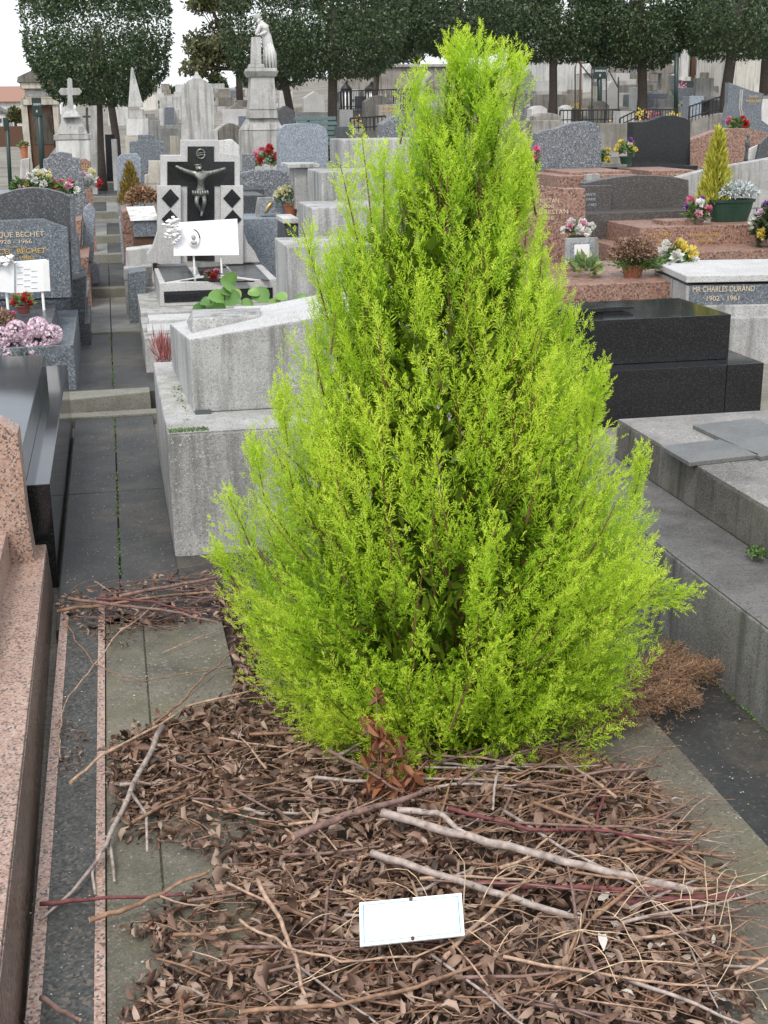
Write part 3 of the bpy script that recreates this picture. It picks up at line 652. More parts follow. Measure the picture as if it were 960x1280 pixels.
def body_points(n, r0, r1):
    zs = np.linspace(.02, PZ[-1]-.01, 400); wts = np.interp(zs, PZ, PR)+.05; z = rng.choice(zs, n, p=wts/wts.sum())+rng.uniform(-.003, .003, n)
    th = rng.uniform(0, 2*PI, n)
    lump = np.array([noise.noise(Vector((math.cos(a)*1.6, math.sin(a)*1.6, h*2.6))) for a, h in zip(th, z)])
    fine = np.array([noise.noise(Vector((math.cos(a)*4.5, math.sin(a)*4.5, h*7+9))) for a, h in zip(th, z)])
    R = np.interp(z, PZ, PR)*(1+.13*lump+.12*fine)*rng.uniform(r0, r1, n)
    C = np.interp(z, PZ, PC)
    tip = np.stack([C+R*np.cos(th), TY+R*np.sin(th), z], 1)
    out = np.stack([np.cos(th), np.sin(th), np.zeros(n)], 1)
    return tip, out, z, lump, R
V, A = [], []
limb = MB()
for (n, r0_, r1_, l0, l1, ns) in ((1650, .92, 1.04, .13, .26, 11), (700, .68, .92, .15, .25, 8), (420, .40, .72, .15, .25, 6)):
    tip, out, z, lump, R = body_points(n, r0_, r1_)
    k = np.clip((z-.1)/1.3, 0, 1)[:, None]
    d = out*(1.0-.66*k)+np.array([0, 0, 1.0])*(.72+.8*k)+rng.normal(size=out.shape)*.22
    d[z < .25] -= np.array([0, 0, .45])
    d /= np.linalg.norm(d, axis=1, keepdims=True)
    Ls = rng.uniform(l0, l1, n)*np.clip(.55+R*1.4, .6, 1.15)
    v, a = frond_set(tip-d*Ls[:, None], d, Ls, ns, .052, wid=.0019 if r1_ > .95 else .0032 if r1_ > .8 else .011, seed_age_shade=np.clip(.28+.4*lump+rng.normal(0, .12, n)-.12*(r1_ < .95)-.4*(r1_ < .8), -.5, .8))  # foliage age plus painted shade: inner shells and hollows get darker colour
    V.append(v); A.append(a)
    for i in range(0, n, 4):
        b = tip[i]-d[i]*Ls[i]; e = b+d[i]*Ls[i]*.8
        limb.tube([b, (b+e)/2+np.array([0, 0, -.004]), e], [.0028, .0022, .0012], 3)
        c = np.array([np.interp(b[2]-.12, PZ, PC)+.0, TY, max(.02, b[2]-.18)])
        if i % 24 == 0: limb.tube([c*.8+b*.2, (b+c)/2-np.array([0, 0, .01]), b], [.005, .003, .0022], 4)
# the shoots that stick out of the outline: (px base) -> (px tip)
for (x0, y0, x1, y1, yy_, num) in ((470, 330, 452, 168, 3.0, 4), (455, 340, 425, 205, 2.95, 4), (480, 300, 480, 190, 3.0, 4), (500, 180, 520, 95, 3.1, 4), (410, 400, 378, 285, 3.0, 4), (640, 150, 652, 85, 3.1, 4),
                                  (690, 470, 712, 395, 3.0, 4), (735, 560, 752, 462, 2.95, 7), (722, 570, 720, 490, 2.9, 4), (785, 660, 806, 565, 2.95, 5), (750, 752, 872, 742, 3.05, 8), (740, 740, 835, 728, 3.05, 6), (592, 120, 600, 52, 3.12, 4), (575, 130, 578, 55, 3.12, 4), (612, 130, 630, 68, 3.12, 4), (320, 700, 285, 620, 3.0, 4), (300, 740, 268, 690, 3.05, 4), (330, 620, 318, 560, 3.0, 4), (360, 560, 352, 490, 3.0, 4), (600, 140, 560, 60, 3.1, 4)):
    p, q = np.array(PY(x0, y0, yy_)), np.array(PY(x1, y1, yy_))
    limb.tube([p, (p+q)/2+np.array([0, 0, .006]), q], [.0022, .0018, .0008], 5)
    dd = q-p; LL = np.linalg.norm(dd); u = np.linspace(.02, .72, num*3)
    b = p+dd*u[:, None]+rng.normal(0, .006, (len(u), 3)); di = dd/LL+rng.normal(0, .22, b.shape)
    v, a = frond_set(b, di, LL*(1-u)*.5+.05, 7, .04, np.full(len(b), .42))
    V.append(v); A.append(a)
n = 9000; tip, out, z, lump, R = body_points(n, .25, .62); k = z < 1.3; tip, out = tip[k], out[k]; n = len(tip)
V.append(blades(tip, out*.6+np.array([0, 0, 1.])+rng.normal(size=tip.shape)*.5, rng.uniform(.03, .07, n), rng.uniform(.012, .022, n))); A.append(np.zeros(n))  # old inner foliage, darkened further as crown shade put into the colour
V = np.concatenate(V); A = np.concatenate(A); print('cypress kites', len(V))
quads('foliage', V, 'conifer_leaf', cyp, attr=A)
m = MB(); m.tube([(.84, TY, -.03), (.85, TY, .5), (.87, TY, 1.1), (.88, TY, 1.65)], [.035, .028, .016, .005], 10)
m.build('trunk', 'bark_red', cyp, smooth=True)
limb.build('limbs', 'bark_red', cyp)
# dead brown lower branches on the right
m = MB(); V = []
for (x0, y0, x1, y1, num) in ((760, 868, 900, 835, 9), (750, 885, 865, 868, 7), (770, 860, 850, 808, 6), (780, 845, 875, 822, 5), (690, 900, 740, 905, 5), (720, 890, 770, 895, 5), (640, 930, 760, 975, 5)):
    p, q = np.array(G(x0, y0, .10)), np.array(G(x1, y1, .05)); dd = q-p; LL = np.linalg.norm(dd)
    m.tube([p, (p+q)/2+np.array([0, 0, .03]), q], [.003, .002, .001], 5)
    u = np.linspace(0, .85, num*9); b = p+dd*u[:, None]+np.stack([0*u, 0*u, .06*u*(1-u)], 1); di = dd/LL+rng.normal(0, .3, b.shape)-np.array([0, 0, .15])
    v, a = frond_set(b, di, LL*(1-u)*.3+.05, 5, .05, np.full(len(b), .5), ntw=5, droop=.35, wid=.0018); V.append(v)
db = quads('dead_branch', np.concatenate(V), 'dead_conifer', cyp); db['label'] = 'withered rust brown lower branches'
m.build('dead_branch_wood', 'stick_brown', cyp)
# ================================================================== DEAD LEAVES, STICKS
poly = [(135, 930), (190, 905), (250, 890), (300, 870), (290, 800), (272, 745), (300, 735), (330, 860), (380, 940), (460, 985), (700, 955), (790, 965), (830, 1010), (870, 1075), (900, 1130), (935, 1290), (960, 1460), (100, 1460), (140, 1290), (210, 1185), (150, 1160), (250, 1110), (300, 1080), (150, 1040)]
PG = [G(a, b, .02) for a, b in poly]; PG = [(p.x, p.y) for p in PG]
poly2 = [(70, 745), (180, 725), (275, 715), (280, 770), (200, 785), (120, 790), (75, 770)]
PG2 = [(p.x, p.y) for p in (G(a, b, .02) for a, b in poly2)]
def inside(x, y, P):
    c = False; j = len(P)-1
    for i in range(len(P)):
        if (P[i][1] > y) != (P[j][1] > y) and x < (P[j][0]-P[i][0])*(y-P[i][1])/(P[j][1]-P[i][1])+P[i][0]: c = not c
        j = i
    return c
def litter(n, P, box, mats, Ls=(.02, .052), zmax=1.0, dens=None):
    pts = []
    while len(pts) < n:
        x, y = random.uniform(*box[0]), random.uniform(*box[1])
        if not inside(x, y, P): continue
        if dens and random.random() > dens(x, y): continue
        pts.append((x, y, heap(x, y)*.8+random.uniform(0, .03)*zmax+.004))
    b = np.array(pts); n = len(b)
    d = rng.normal(size=(n, 3))*[1, 1, .45]; d, s, nn = frame_of(d)
    nn = np.where(nn[:, 2:3] < 0, -nn, nn); L = (Ls[0]*.5+(Ls[1]-Ls[0]*.5)*rng.beta(1.6, 2.2, n))[:, None]; W = L*rng.uniform(.24, .42, (n, 1)); cu = rng.uniform(-.3, 1.0, (n, 1)); bd = rng.uniform(-.5, .6, (n, 1))
    # curled folded leaf: 2 strips each side of the midrib
    A0 = b; A1 = b+d*L*.33+nn*L*bd*.6; A2 = b+d*L*.7+nn*L*bd*.7; A3 = b+d*L+nn*L*bd*.1
    l1 = A1+s*W*.5+nn*W*cu; l2 = A2+s*W*.45+nn*W*cu; r1 = A1-s*W*.5+nn*W*cu; r2 = A2-s*W*.45+nn*W*cu
    # one island per leaf: 8 verts, 6 faces
    vs = np.stack([A0, A1, A2, A3, l1, l2, r1, r2], 1).reshape(-1, 3)
    tr = np.array([[0, 1, 4], [4, 1, 2], [4, 2, 5], [5, 2, 3], [0, 6, 1], [1, 6, 2], [6, 7, 2], [7, 3, 2]])
    fs = (tr[None]+np.arange(n)[:, None, None]*8).reshape(-1, 3)
    return vs, fs
def mesh_np(name, vs, fs, mat, loc=(0, 0, 0), parent=None):
    o0 = wloc(parent) if parent is not None else Vector(loc)
    me = bpy.data.meshes.new(name); me.from_pydata((vs-np.array(o0)).tolist(), [], fs.tolist()); me.update(); me.polygons.foreach_set('use_smooth', [True]*len(me.polygons)); me.materials.append(MAT[mat])
    o = bpy.data.objects.new(name, me); COL.objects.link(o)
    if parent is not None: o.parent = parent
    else: o.location = o0
    return o
den = lambda x, y: .35 if (y > 2.42+.1*math.sin(9*x) and x < .42 and y < 2.75) or x > 1.1 else (1 if noise.noise(Vector((x*5, y*5, 1))) > -.25 else .3)
vs, fs = litter(13500, PG, ((-.15, 1.4), (1.6, 4.3)), None, dens=den)
tag(mesh_np('leaf_litter', vs, fs, 'litter_leaf', (.6, 2.5, 0)), 'heap of curled dead brown leaves over the grave bed in front of the cypress', 'dead leaves', kind='stuff')
vs, fs = litter(330, PG, ((-.15, 1.3), (1.6, 3.3)), (0, 0), (.045, .075), .9)
tag(mesh_np('leaf_litter', vs, fs, 'litter_leaf', (.6, 2.5, 0)), 'larger crumpled dead leaves lying on top of the leaf heap', 'dead leaves', kind='stuff')
vs, fs = litter(420, PG2, ((-.35, .5), (3.6, 4.7)), None)
tag(mesh_np('leaf_litter', vs, fs, 'litter_leaf', (0, 4, 0)), 'dead leaves caught in the twigs across the path behind the bed', 'dead leaves', kind='stuff')
Pk = [(p.x, p.y) for p in (G(a, b) for a, b in ((72, 900), (100, 905), (110, 950), (100, 985), (72, 970)))]
vs, fs = litter(90, Pk, ((-.3, .0), (2.6, 3.6)), None, (.012, .025), .4); tag(mesh_np('leaf_litter', vs, fs, 'litter_leaf', (-.2, 3, 0)), 'small dark clump of leaf crumbs on the dark granite strip', 'dead leaves', kind='stuff')
Pk = [(p.x, p.y) for p in (G(a, b) for a, b in ((120, 775), (180, 780), (160, 815), (125, 808)))]
vs, fs = litter(60, Pk, ((-.3, .3), (3.2, 4.3)), None, (.015, .03), .6); tag(mesh_np('leaf_litter', vs, fs, 'litter_leaf', (0, 3.8, 0)), 'small pile of dead leaves on the slab near the left twigs', 'dead leaves', kind='stuff')
Pk = [(p.x, p.y) for p in (G(a, b) for a, b in ((700, 1190), (860, 1120), (930, 1290), (620, 1290)))]
vs, fs = litter(75, Pk, ((.3, 1.3), (1.6, 2.6)), None, (.02, .045), 1.3); tag(mesh_np('pale_leaves', vs, fs, 'pale_leaf', (.9, 2, 0)), 'pale bleached dead leaves among the brown ones at the lower right', 'dead leaves', kind='stuff')
# fine twigs and dry stems that nobody could count
def twig_mesh(n, P, box, r=(.0008, .0018), L=(.06, .22), zup=.05, horiz=True):
    m = MB(); c = 0
    while c < n:
        x, y = random.uniform(*box[0]), random.uniform(*box[1])
        if not inside(x, y, P): continue
        c += 1; a = random.gauss(0, .55) if horiz else random.uniform(0, PI); l = random.uniform(*L); z = heap(x, y)*.85+random.uniform(.01, zup)
        pts = []; aa = a
        for i in range(4):
            pts.append((x, y, max(.004, z+random.uniform(-.006, .006)))); x += math.cos(aa)*l/3; y += math.sin(aa)*l/3; aa += random.gauss(0, .22)
        rr = random.uniform(*r); m.tube(pts, [rr, rr*.9, rr*.7, rr*.4], 4)
    return m
tag(twig_mesh(620, PG, ((-.15, 1.3), (1.75, 3.3))).build('twig_litter', 'stick_brown', loc=(.6, 2.4, 0)), 'tangle of fine brown twigs over the dead leaves', 'twigs', kind='stuff')
tag(twig_mesh(110, PG, ((-.15, 1.3), (1.75, 3.3))).build('twig_litter', 'stick_tan', loc=(.6, 2.4, 0)), 'fine pale tan stalks mixed into the leaf heap', 'twigs', kind='stuff')
tag(twig_mesh(110, PG2, ((-.35, .5), (3.6, 4.7)), L=(.1, .3)).build('twig_litter', 'stick_purple', loc=(0, 4, 0)), 'fine twigs piled across the path behind the bed', 'twigs', kind='stuff')
Pk = [(p.x, p.y) for p in (G(a, b) for a, b in ((250, 1200), (600, 1160), (900, 1150), (960, 1290), (60, 1290)))]
m = MB(); c = 0
while c < 34:
    x, y = random.uniform(0, 1.3), random.uniform(1.7, 2.4)
    if not inside(x, y, Pk): continue
    c += 1; a = random.gauss(.3, .7); l = random.uniform(.08, .3); z = heap(x, y)+.03; pts = []
    for i in range(7): pts.append((x, y, z+.035*math.sin(PI*i/6))); x += math.cos(a)*l/6; y += math.sin(a)*l/6; a += random.gauss(0, .25)
    m.tube(pts, [.001]*5+[.0008, .0005], 4)
tag(m.build('dry_grass', 'straw', loc=(.7, 2, 0)), 'looping bleached dry grass stalks on the near edge of the leaf heap', 'dry grass', kind='stuff')
def stick(label, pts, r, mat, thorns=0, z=(.05, .05), group=None, forks=(), wob=.0022, taper=.6, cut=True):
    P = []; n = len(pts)
    for i, (a, b) in enumerate(pts):
        q = G(a, b, (z[0]+(z[1]-z[0])*i/(n-1))+(.034 if min(z) > .035 else .004)); P.append(np.array(q))
    R = []                                   # refine and wobble
    for i in range(n-1):
        for k in range(4): R.append(P[i]+(P[i+1]-P[i])*k/4+(rng.normal(0, wob, 3)*[1, 1, .6] if (k or i) else 0))
    R.append(P[-1]); k = len(R)
    rad = [r*(1-(1-taper)*i/(k-1))*random.uniform(.93, 1.07) for i in range(k)]
    t = thing('cut_stick', label, 'stick', tuple(R[0]), group)
    m = MB().tube(R, rad, 8)
    for i in range(thorns):
        j = random.randrange(1, k-1); a = R[j]+(R[j+1]-R[j])*random.random(); dv = np.array([random.gauss(0, 1), random.gauss(0, 1)-.5, random.uniform(.2, 1)]); dv /= np.linalg.norm(dv)
        m.tube([a+dv*rad[j]*.7, a+dv*(rad[j]+.009)], [.0032, .0004], 4)
    m.build('stem', mat, t, smooth=True)
    if cut: 
        for (e, f_, rr) in ((R[0], R[1], rad[0]), (R[-1], R[-2], rad[-1])):
            dv = (e-f_)/np.linalg.norm(e-f_); MB().tube([e-dv*.0005, e+dv*.0012], rr*.92, 8).build('cut_end', 'cut_wood', t)
    for fp in forks:
        Q = [np.array(G(a, b, zz_)) for a, b, zz_ in fp]
        MB().tube(Q, [r*.6*(1-.4*i/(len(Q)-1)) for i in range(len(Q))], 6).build('fork', mat, t, smooth=True)
    return t
stick('grey brown straight stick slanting down from the cypress foot to the withered sprig', [(410, 938), (455, 960), (503, 990)], .0048, 'stick_purple', z=(.10, .09))
stick('thick dark purple thorny stick rising rightward below the cypress foot', [(366, 1046), (430, 1020), (500, 1000), (543, 986)], .009, 'stick_purple', 14, z=(.08, .09))
stick('longest thick pale brown stick crossing the middle of the leaf heap', [(478, 1016), (560, 1040), (660, 1065), (760, 1090), (866, 1114)], .0095, 'stick_grey', 8, z=(.10, .06), taper=.85)
stick('curved grey branch lying against the longest pale stick', [(497, 1013), (545, 1016), (583, 1042)], .008, 'stick_grey', 3, z=(.10, .095))
stick('pale lichen grey stick ending just above the white name plaque', [(465, 1066), (545, 1092), (640, 1122), (729, 1151)], .008, 'stick_grey', 8, z=(.09, .06), taper=.8)
stick('grey forked branch lying down the left side of the leaf heap', [(203, 908), (175, 965), (140, 1035), (122, 1075)], .0078, 'stick_grey', 2, z=(.05, .03), forks=([(163, 990, .045), (183, 1018, .04), (184, 1065, .03)], [(122, 1075, .03), (90, 1115, .02), (50, 1150, .012)], [(125, 1065, .03), (115, 1090, .02), (119, 1118, .015)], [(136, 1045, .03), (141, 1080, .02), (143, 1102, .015)]))
stick('dark reddish stick running across the granite strip at lower left', [(50, 1130), (130, 1123), (230, 1118)], .005, 'stick_red', z=(.02, .04))
stick('orange brown stick with broken left tip over the green slab', [(112, 1150), (160, 1135), (215, 1108), (260, 1090)], .006, 'stick_brown', z=(.03, .05))
stick('stout purple red stick with pale cut end pointing right', [(760, 1128), (850, 1125), (931, 1122)], .008, 'stick_red', 2, z=(.045, .04), taper=1)
stick('dark thorny stick just under the longest pale stick', [(590, 1104), (700, 1108), (790, 1112), (862, 1110)], .006, 'stick_red', 14, z=(.07, .055), taper=.9)
stick('long purple stick across the path behind the bed', [(86, 748), (150, 757), (215, 765), (272, 778)], .0055, 'stick_purple', z=(.05, .04))
stick('upper purple stick of the pile across the path', [(150, 745), (215, 733), (272, 722)], .007, 'stick_purple', z=(.05, .05))
stick('lower straight purple twig of the pile across the path', [(72, 764), (160, 752), (235, 742), (276, 740)], .006, 'stick_brown', z=(.03, .04))
stick('reddish stick lying over the rear end of the bed', [(120, 748), (190, 752), (250, 768)], .0045, 'stick_red', z=(.06, .04))
stick('short stick leaning out over the dark path', [(118, 727), (132, 735), (148, 748)], .0025, 'stick_tan', z=(.03, .03))
stick('thin bent twig arching across the left slab', [(78, 765), (95, 800), (117, 830), (145, 843), (180, 851), (235, 842), (285, 832)], .0026, 'stick_brown', z=(.02, .03), wob=.003)
stick('thin grey twig running down over the granite strip', [(195, 755), (150, 790), (118, 832), (85, 870), (72, 920), (76, 950)], .0026, 'stick_tan', z=(.03, .02), wob=.003)
stick('orange twig reaching up to the cypress from the left heap', [(192, 905), (225, 880), (255, 845), (297, 812)], .0034, 'stick_brown', z=(.05, .06))
stick('brown branch sweeping from the left heap to the cypress', [(88, 978), (125, 945), (200, 905), (240, 880), (320, 862)], .0045, 'stick_tan', z=(.03, .07))
stick('grey twig lying alone across the left slab', [(203, 816), (240, 800), (276, 787)], .002, 'stick_tan', z=(.012, .02), cut=False)
stick('tall bent brown stem leaning down the middle left of the heap', [(322, 1100), (350, 1150), (370, 1195), (382, 1245)], .005, 'stick_tan', 3, z=(.07, .06))
stick('purple red twig standing up right of the cypress foot', [(762, 978), (750, 1010), (742, 1045), (735, 1085)], .0042, 'stick_red', 2, z=(.05, .06))
stick('brown curved stem passing under the white name plaque', [(300, 1150), (360, 1185), (430, 1200), (520, 1195), (640, 1140)], .003, 'stick_tan', z=(.07, .07), wob=.004)
stick('long pale stem below the white name plaque', [(300, 1265), (420, 1255), (520, 1235), (600, 1205), (645, 1185)], .0045, 'stick_brown', z=(.06, .07))
stick('pale dried stalk curling over the right slab', [(880, 1140), (905, 1170), (915, 1200), (940, 1230), (958, 1262)], .0025, 'straw', z=(.02, .01), cut=False, wob=.008)
stick('long reddish stick across the heap above the pale ones', [(560, 1010), (660, 1035), (760, 1040), (865, 1058)], .0048, 'stick_red', 6, z=(.10, .06))
stick('thin purple twig lying on the olive slab at right', [(740, 985), (800, 965), (835, 930)], .0022, 'stick_purple', z=(.02, .02), cut=False)
stick('crooked stick at the lower left corner of the bed', [(52, 1247), (75, 1263), (100, 1275)], .006, 'stick_purple', z=(.02, .03))
stick('grey slat standing out of the heap left of the right cypress foot', [(622, 965), (618, 985), (616, 1012)], .004, 'stick_grey', z=(.1, .08))
for i in range(165):
    while True:
        x, y = random.uniform(-.1, 1.2), random.uniform(1.8, 3.1)
        if inside(x, y, PG): break
    a = random.gauss(0.0, .7); l = random.uniform(.12, .5); z0 = heap(x, y)*.85+random.uniform(.02, .055); r = random.uniform(.0018, .0052)
    P = []; aa = a; l = min(l, max(.1, (1.22-x)/max(.3, abs(math.cos(a)))))
    for k in range(6): P.append((x, y, max(r, z0+random.uniform(-.006, .006)))); x += math.cos(aa)*l/5; y += math.sin(aa)*l/5; aa += random.gauss(0, .09); z0 = z0*.8+.2*(heap(x, y)+.03)
    tm = random.choice(['stick_purple', 'stick_brown', 'stick_tan', 'stick_brown', 'stick_grey', 'stick_purple']); cn = dict(stick_purple='purplish brown', stick_brown='brown', stick_tan='pale tan', stick_grey='grey')[tm]
    xx = P[2][0]; yy2 = P[2][1]; wh = ('near edge' if yy2 < 2.15 else 'middle' if yy2 < 2.6 else 'rear')+' of the leaf heap, '+('left' if xx < .25 else 'right' if xx > .85 else 'left of centre' if xx < .5 else 'right of centre')
    t = thing('pruned_twig', '%s %s twig at %s' % ('thick thorny' if r > .0043 else 'thorny' if r > .0035 else 'thin' if r > .0025 else 'very thin', cn, wh), 'stick', P[0], 'pruned twigs on the leaf heap')
    m = MB().tube(P, [r*(1-.1*k) for k in range(6)], 6)
    if r > .0035:
        for q in range(5):
            j = random.randrange(0, 5); a_ = Vector(P[j]).lerp(Vector(P[j+1]), random.random()); dv = Vector((random.gauss(0, 1), random.gauss(0, 1), random.uniform(.2, 1))).normalized(); m.tube([a_, a_+dv*(r+.007)], [.0025, .0004], 4)
    m.build('stem', tm, t, smooth=True)
# withered sprig standing at the cypress foot
c = G(472, 1012, .03); t = thing('withered_sprig', 'upright withered sprig with curled red brown leaves at the foot of the cypress', 'plant', (c.x, c.y, .03))
m = MB(); base = np.array([c.x, c.y, .02]); tips = [PY(470, 862, c.y), PY(476, 900, c.y-.02), PY(535, 950, c.y-.03), PY(500, 925, c.y-.03), PY(570, 968, c.y-.03), PY(515, 960, c.y-.03), PY(585, 985, c.y-.03)]; pts = []
for q in tips:
    q = np.array(q); mid = (base+q)/2+np.array([0, -.02, .02]); m.tube([base, mid, q], [.003, .002, .001], 5)
    for u in np.linspace(.2, 1, 14): pts.append((base*(1-u)**2+2*mid*u*(1-u)+q*u*u)+rng.normal(0, .010, 3))
m.build('stems', 'stick_brown', t)
b = np.repeat(np.array(pts), 2, 0)+rng.normal(0, .012, (len(pts)*2, 3)); n = len(b); d = rng.normal(size=(n, 3))*[.7, .6, .5]+[0, -.2, -.7]
d, s, nn = frame_of(d); L = rng.uniform(.02, .05, (n, 1)); W = L*.42
V = np.concatenate([np.stack([b, b+d*L*.4+s*W*.5+nn*W*.4, b+d*L*.8+s*W*.3+nn*W*.2, b+d*L], 1), np.stack([b, b+d*L, b+d*L*.8-s*W*.3+nn*W*.2, b+d*L*.4-s*W*.5+nn*W*.4], 1)])
quads('leaves', V, 'red_dead_leaf', t)
# pale pressed leaf cluster, right
c = G(805, 1022, .03)
for (lab, c) in (('three pale bleached leaves lying together on the right slab edge', G(805, 1022, .03)),):
    m = MB(); t = thing('bleached_leaves', lab, 'dead leaves', (c.x, c.y, .02))
    for (a, b_, e, f_) in ((783, 1018, 802, 1015), (800, 1020, 824, 1018), (793, 1024, 815, 1034)):
        p, q = G(a, b_, .035), G(e, f_, .04); s_ = (q-p).cross(Vector((0, 0, 1))).normalized()*.006
        MB().add([p, p.lerp(q, .5)+s_+Vector((0, 0, .006)), q, p.lerp(q, .5)-s_], [(0, 1, 2, 3)]).build('leaf', 'pale_leaf', t)
# ---- white name plaque
A_, B_, C_, D_ = G(450, 1183, .135), G(581, 1169, .135), G(577, 1116, .175), G(449, 1128, .175)
t = thing('name_plaque', 'small white enamel plaque with thin blue border and faint lettering lying on the leaf heap', 'plaque', tuple((A_+B_)/2))
nrm = (B_-A_).cross(D_-A_).normalized(); nrm = nrm if nrm.z > 0 else -nrm
if True:
    e = nrm*-.005
    MB().hexa([A_+e, B_+e, C_+e, D_+e], [A_, B_, C_, D_]).build('plate', 'white_enamel', t, .0008)
    def on(u, v, h=.0006): return A_*(1-u)*(1-v)+B_*u*(1-v)+C_*u*v+D_*(1-u)*v+nrm*h
    def bar(m, u0, v0, u1, v1): m.add([on(u0, v0), on(u1, v0), on(u1, v1), on(u0, v1)], [(0, 1, 2, 3)])
    m = MB(); bar(m, .035, .07, .045, .93); bar(m, .955, .07, .965, .93); bar(m, .045, .07, .955, .085); bar(m, .045, .915, .955, .93); m.build('border', 'blue_line', t)
    m = MB(); rr = random.Random(3)
    for v0, u0, u1 in ((.70, .38, .72), (.58, .24, .70), (.46, .22, .76), (.34, .3, .80), (.24, .25, .62)):
        u = u0
        while u < u1:
            l = rr.uniform(.006, .016)
            if rr.random() > .2: bar(m, u, v0, u+l, v0+rr.choice([.012, .018, .03]))
            u += l+.006
    m.build('faint_lettering', 'faint_ink', t)
    for u, v in ((.5, .955), (.5, .045)):
        p = on(u, v, 0); MB().tube([p, p+nrm*.004], .0035, 8).build('screw', 'rusty', t)
    for u, v in ((.2, .5), (.8, .5)):
        p = on(u, v, -.005); MB().tube([p, (p.x, p.y+.02, .0)], .003, 6).build('stake', 'stick_grey', t)
# ================================================================== LEFT ROW
t = thing('granite_tomb', 'blue grey granite tomb with engraved stone reading BÉCHET at the left edge', 'tomb', (-.9, 8.3, -.03))
MB().box(-1.9, -.27, 7.6, 9.05, -.06, .335).build('base', 'blue_granite', t, .005)
MB().box(-1.9, -.385, 7.72, 8.58, .336, .45).build('lid', 'dark_grey_granite', t, .004)
slab('arched_stone', [(-70, 262), (-40, 250)]+[(0, 243), (20, 237), (40, 234.5), (60, 236.5), (78, 241), (87, 246), (91, 374), (-70, 378)], 8.76, .11, 'dark_grey_granite', t, .004)
slab('engraved_stone', [(-70, 277), (0, 276), (53, 274), (84, 285), (89, 372), (-70, 376)], 8.6, .1, 'blue_granite', t, .004)
for s_, x_, y_, h_, w_, m_ in (('IQUE BÉCHET', -6, 297, 6.5, 61, 'gilt_pale'), ('928 - 1966', 0, 305, 5, 40, 'gilt_pale'), ('—', 13, 311, 6, 13, 'gold'), ('RCEL  BÉCHET', -8, 318, 6.5, 65, 'gold'), ('- 1980', 17, 325, 5, 25, 'gold')):
    text('inscription', s_, x_, y_, h_, 8.6, m_, t, w_)
def P3(px, py, y): p = PY(px, py, y); return (p.x, p.y, p.z)
bk = thing('book_plaque', 'white open book shaped plaque with relief flowers before the engraved stone', 'plaque', (PY(30, 375, 8.25).x, 8.25, .45))
slab('page', [(-10, 364), (-10, 326), (18, 327), (18, 367)], 8.22, .015, 'white_enamel', bk, .003)
slab('page', [(19, 367), (19, 327), (58, 324), (62, 364)], 8.24, .015, 'white_enamel', bk, .003)
slab('page_edge', [(55, 364), (53, 326), (61, 325), (63, 364)], 8.232, .012, 'porcelain', bk, .001)
m = MB(); a = PY(53, 365, 8.26); m.tube([(a.x, 8.26, a.z), (a.x, 8.25, .45)], .009, 6); a = PY(8, 365, 8.26); m.tube([(a.x, 8.26, a.z), (a.x, 8.25, .45)], .009, 6); m.build('foot', 'white_enamel', bk)
m = MB()
for i in range(50): p = PY(4+random.gauss(0, 6), 326+random.gauss(0, 4), 8.2); m.ball((p.x, 8.2+random.uniform(-.01, .01), p.z), random.uniform(.008, .018), 6, 4, .6, .25)
m.build('flower_relief', 'porcelain', bk)
m = MB()
for i in range(12): p = PY(21+i % 3*9, 334+i*2.4, 8.233); m.box(p.x, p.x+.035, 8.236, 8.2395, p.z, p.z+.002)
m.build('engraved_lines', 'faint_ink', bk)
bouquet('red cyclamen in a small dark red pot before the book plaque', 'flower pot', P3(30, 392, 8.0), .05, ['red', 'rose', 'red', 'rose', 'red', 'red'], 'purple_foil', .045, .05, leaf='broad_leaf', nleaf=60, lsize=.05, bloomr=.03, name='potted_flower')
bouquet('brown and green fading bush at the left edge before the book plaque', 'plant', P3(8, 428, 7.8), .09, ['rose', 'red'], None, leaf='brown_mum', nleaf=900, lsize=.03, bloomr=.02, sq=1.5, name='potted_plant')
hy = thing('hydrangea_plant', 'bunch of pale lilac pink hydrangea heads on the corner of the grey granite tomb', 'plant', P3(35, 445, 7.62))
for (a, b_, r_) in [(a+4, b_-2, r_*1.12) for a, b_, r_ in ((17, 416, .062), (43, 411, .058), (61, 420, .058), (36, 441, .064), (6, 441, .066), (55, 436, .045), (28, 425, .04), (-4, 424, .06))]:
    c = np.array(P3(a, b_, 7.66)); n = 420; v = rng.normal(size=(n, 3)); v /= np.linalg.norm(v, axis=1, keepdims=True)
    b = c+v*r_*.85; e = np.cross(v, rng.normal(size=v.shape)); e /= np.linalg.norm(e, axis=1, keepdims=True)
    quads('flower_head', blades(b-e*.01, e+v*.25, np.full(n, .020), np.full(n, .018)), 'petal_lilac', hy)
d = rng.normal(size=(40, 3)); quads('foliage', blades(np.array(P3(34, 430, 7.72))+d*.05, d, np.full(40, .09), np.full(40, .045), .15), 'broad_leaf', hy)
stone('granite_post', 'dark granite block post behind the engraved grey tomb, beside the path', 'grave stone', [(89, 405), (89, 350), (108, 344), (106, 405)], 9.15, .5, 'dark_grey_granite', down=-.03)
stone('flat_tomb', 'low dark slab along the path behind the dark granite post', 'tomb', [(80, 405), (80, 372), (110, 371), (108, 405)], 9.7, 1.0, 'speckled_granite')
stone('pink_tomb', 'small rust pink granite tomb low beside the path on the left', 'tomb', [(88, 345), (90, 323), (111, 321), (110, 342)], 10.9, .9, 'pink_granite_far')
stone('pink_tomb', 'second rust pink granite block above the low one left of the path', 'tomb', [(89, 318), (89, 277), (102, 275), (100, 316)], 11.6, .6, 'pink_granite_far')
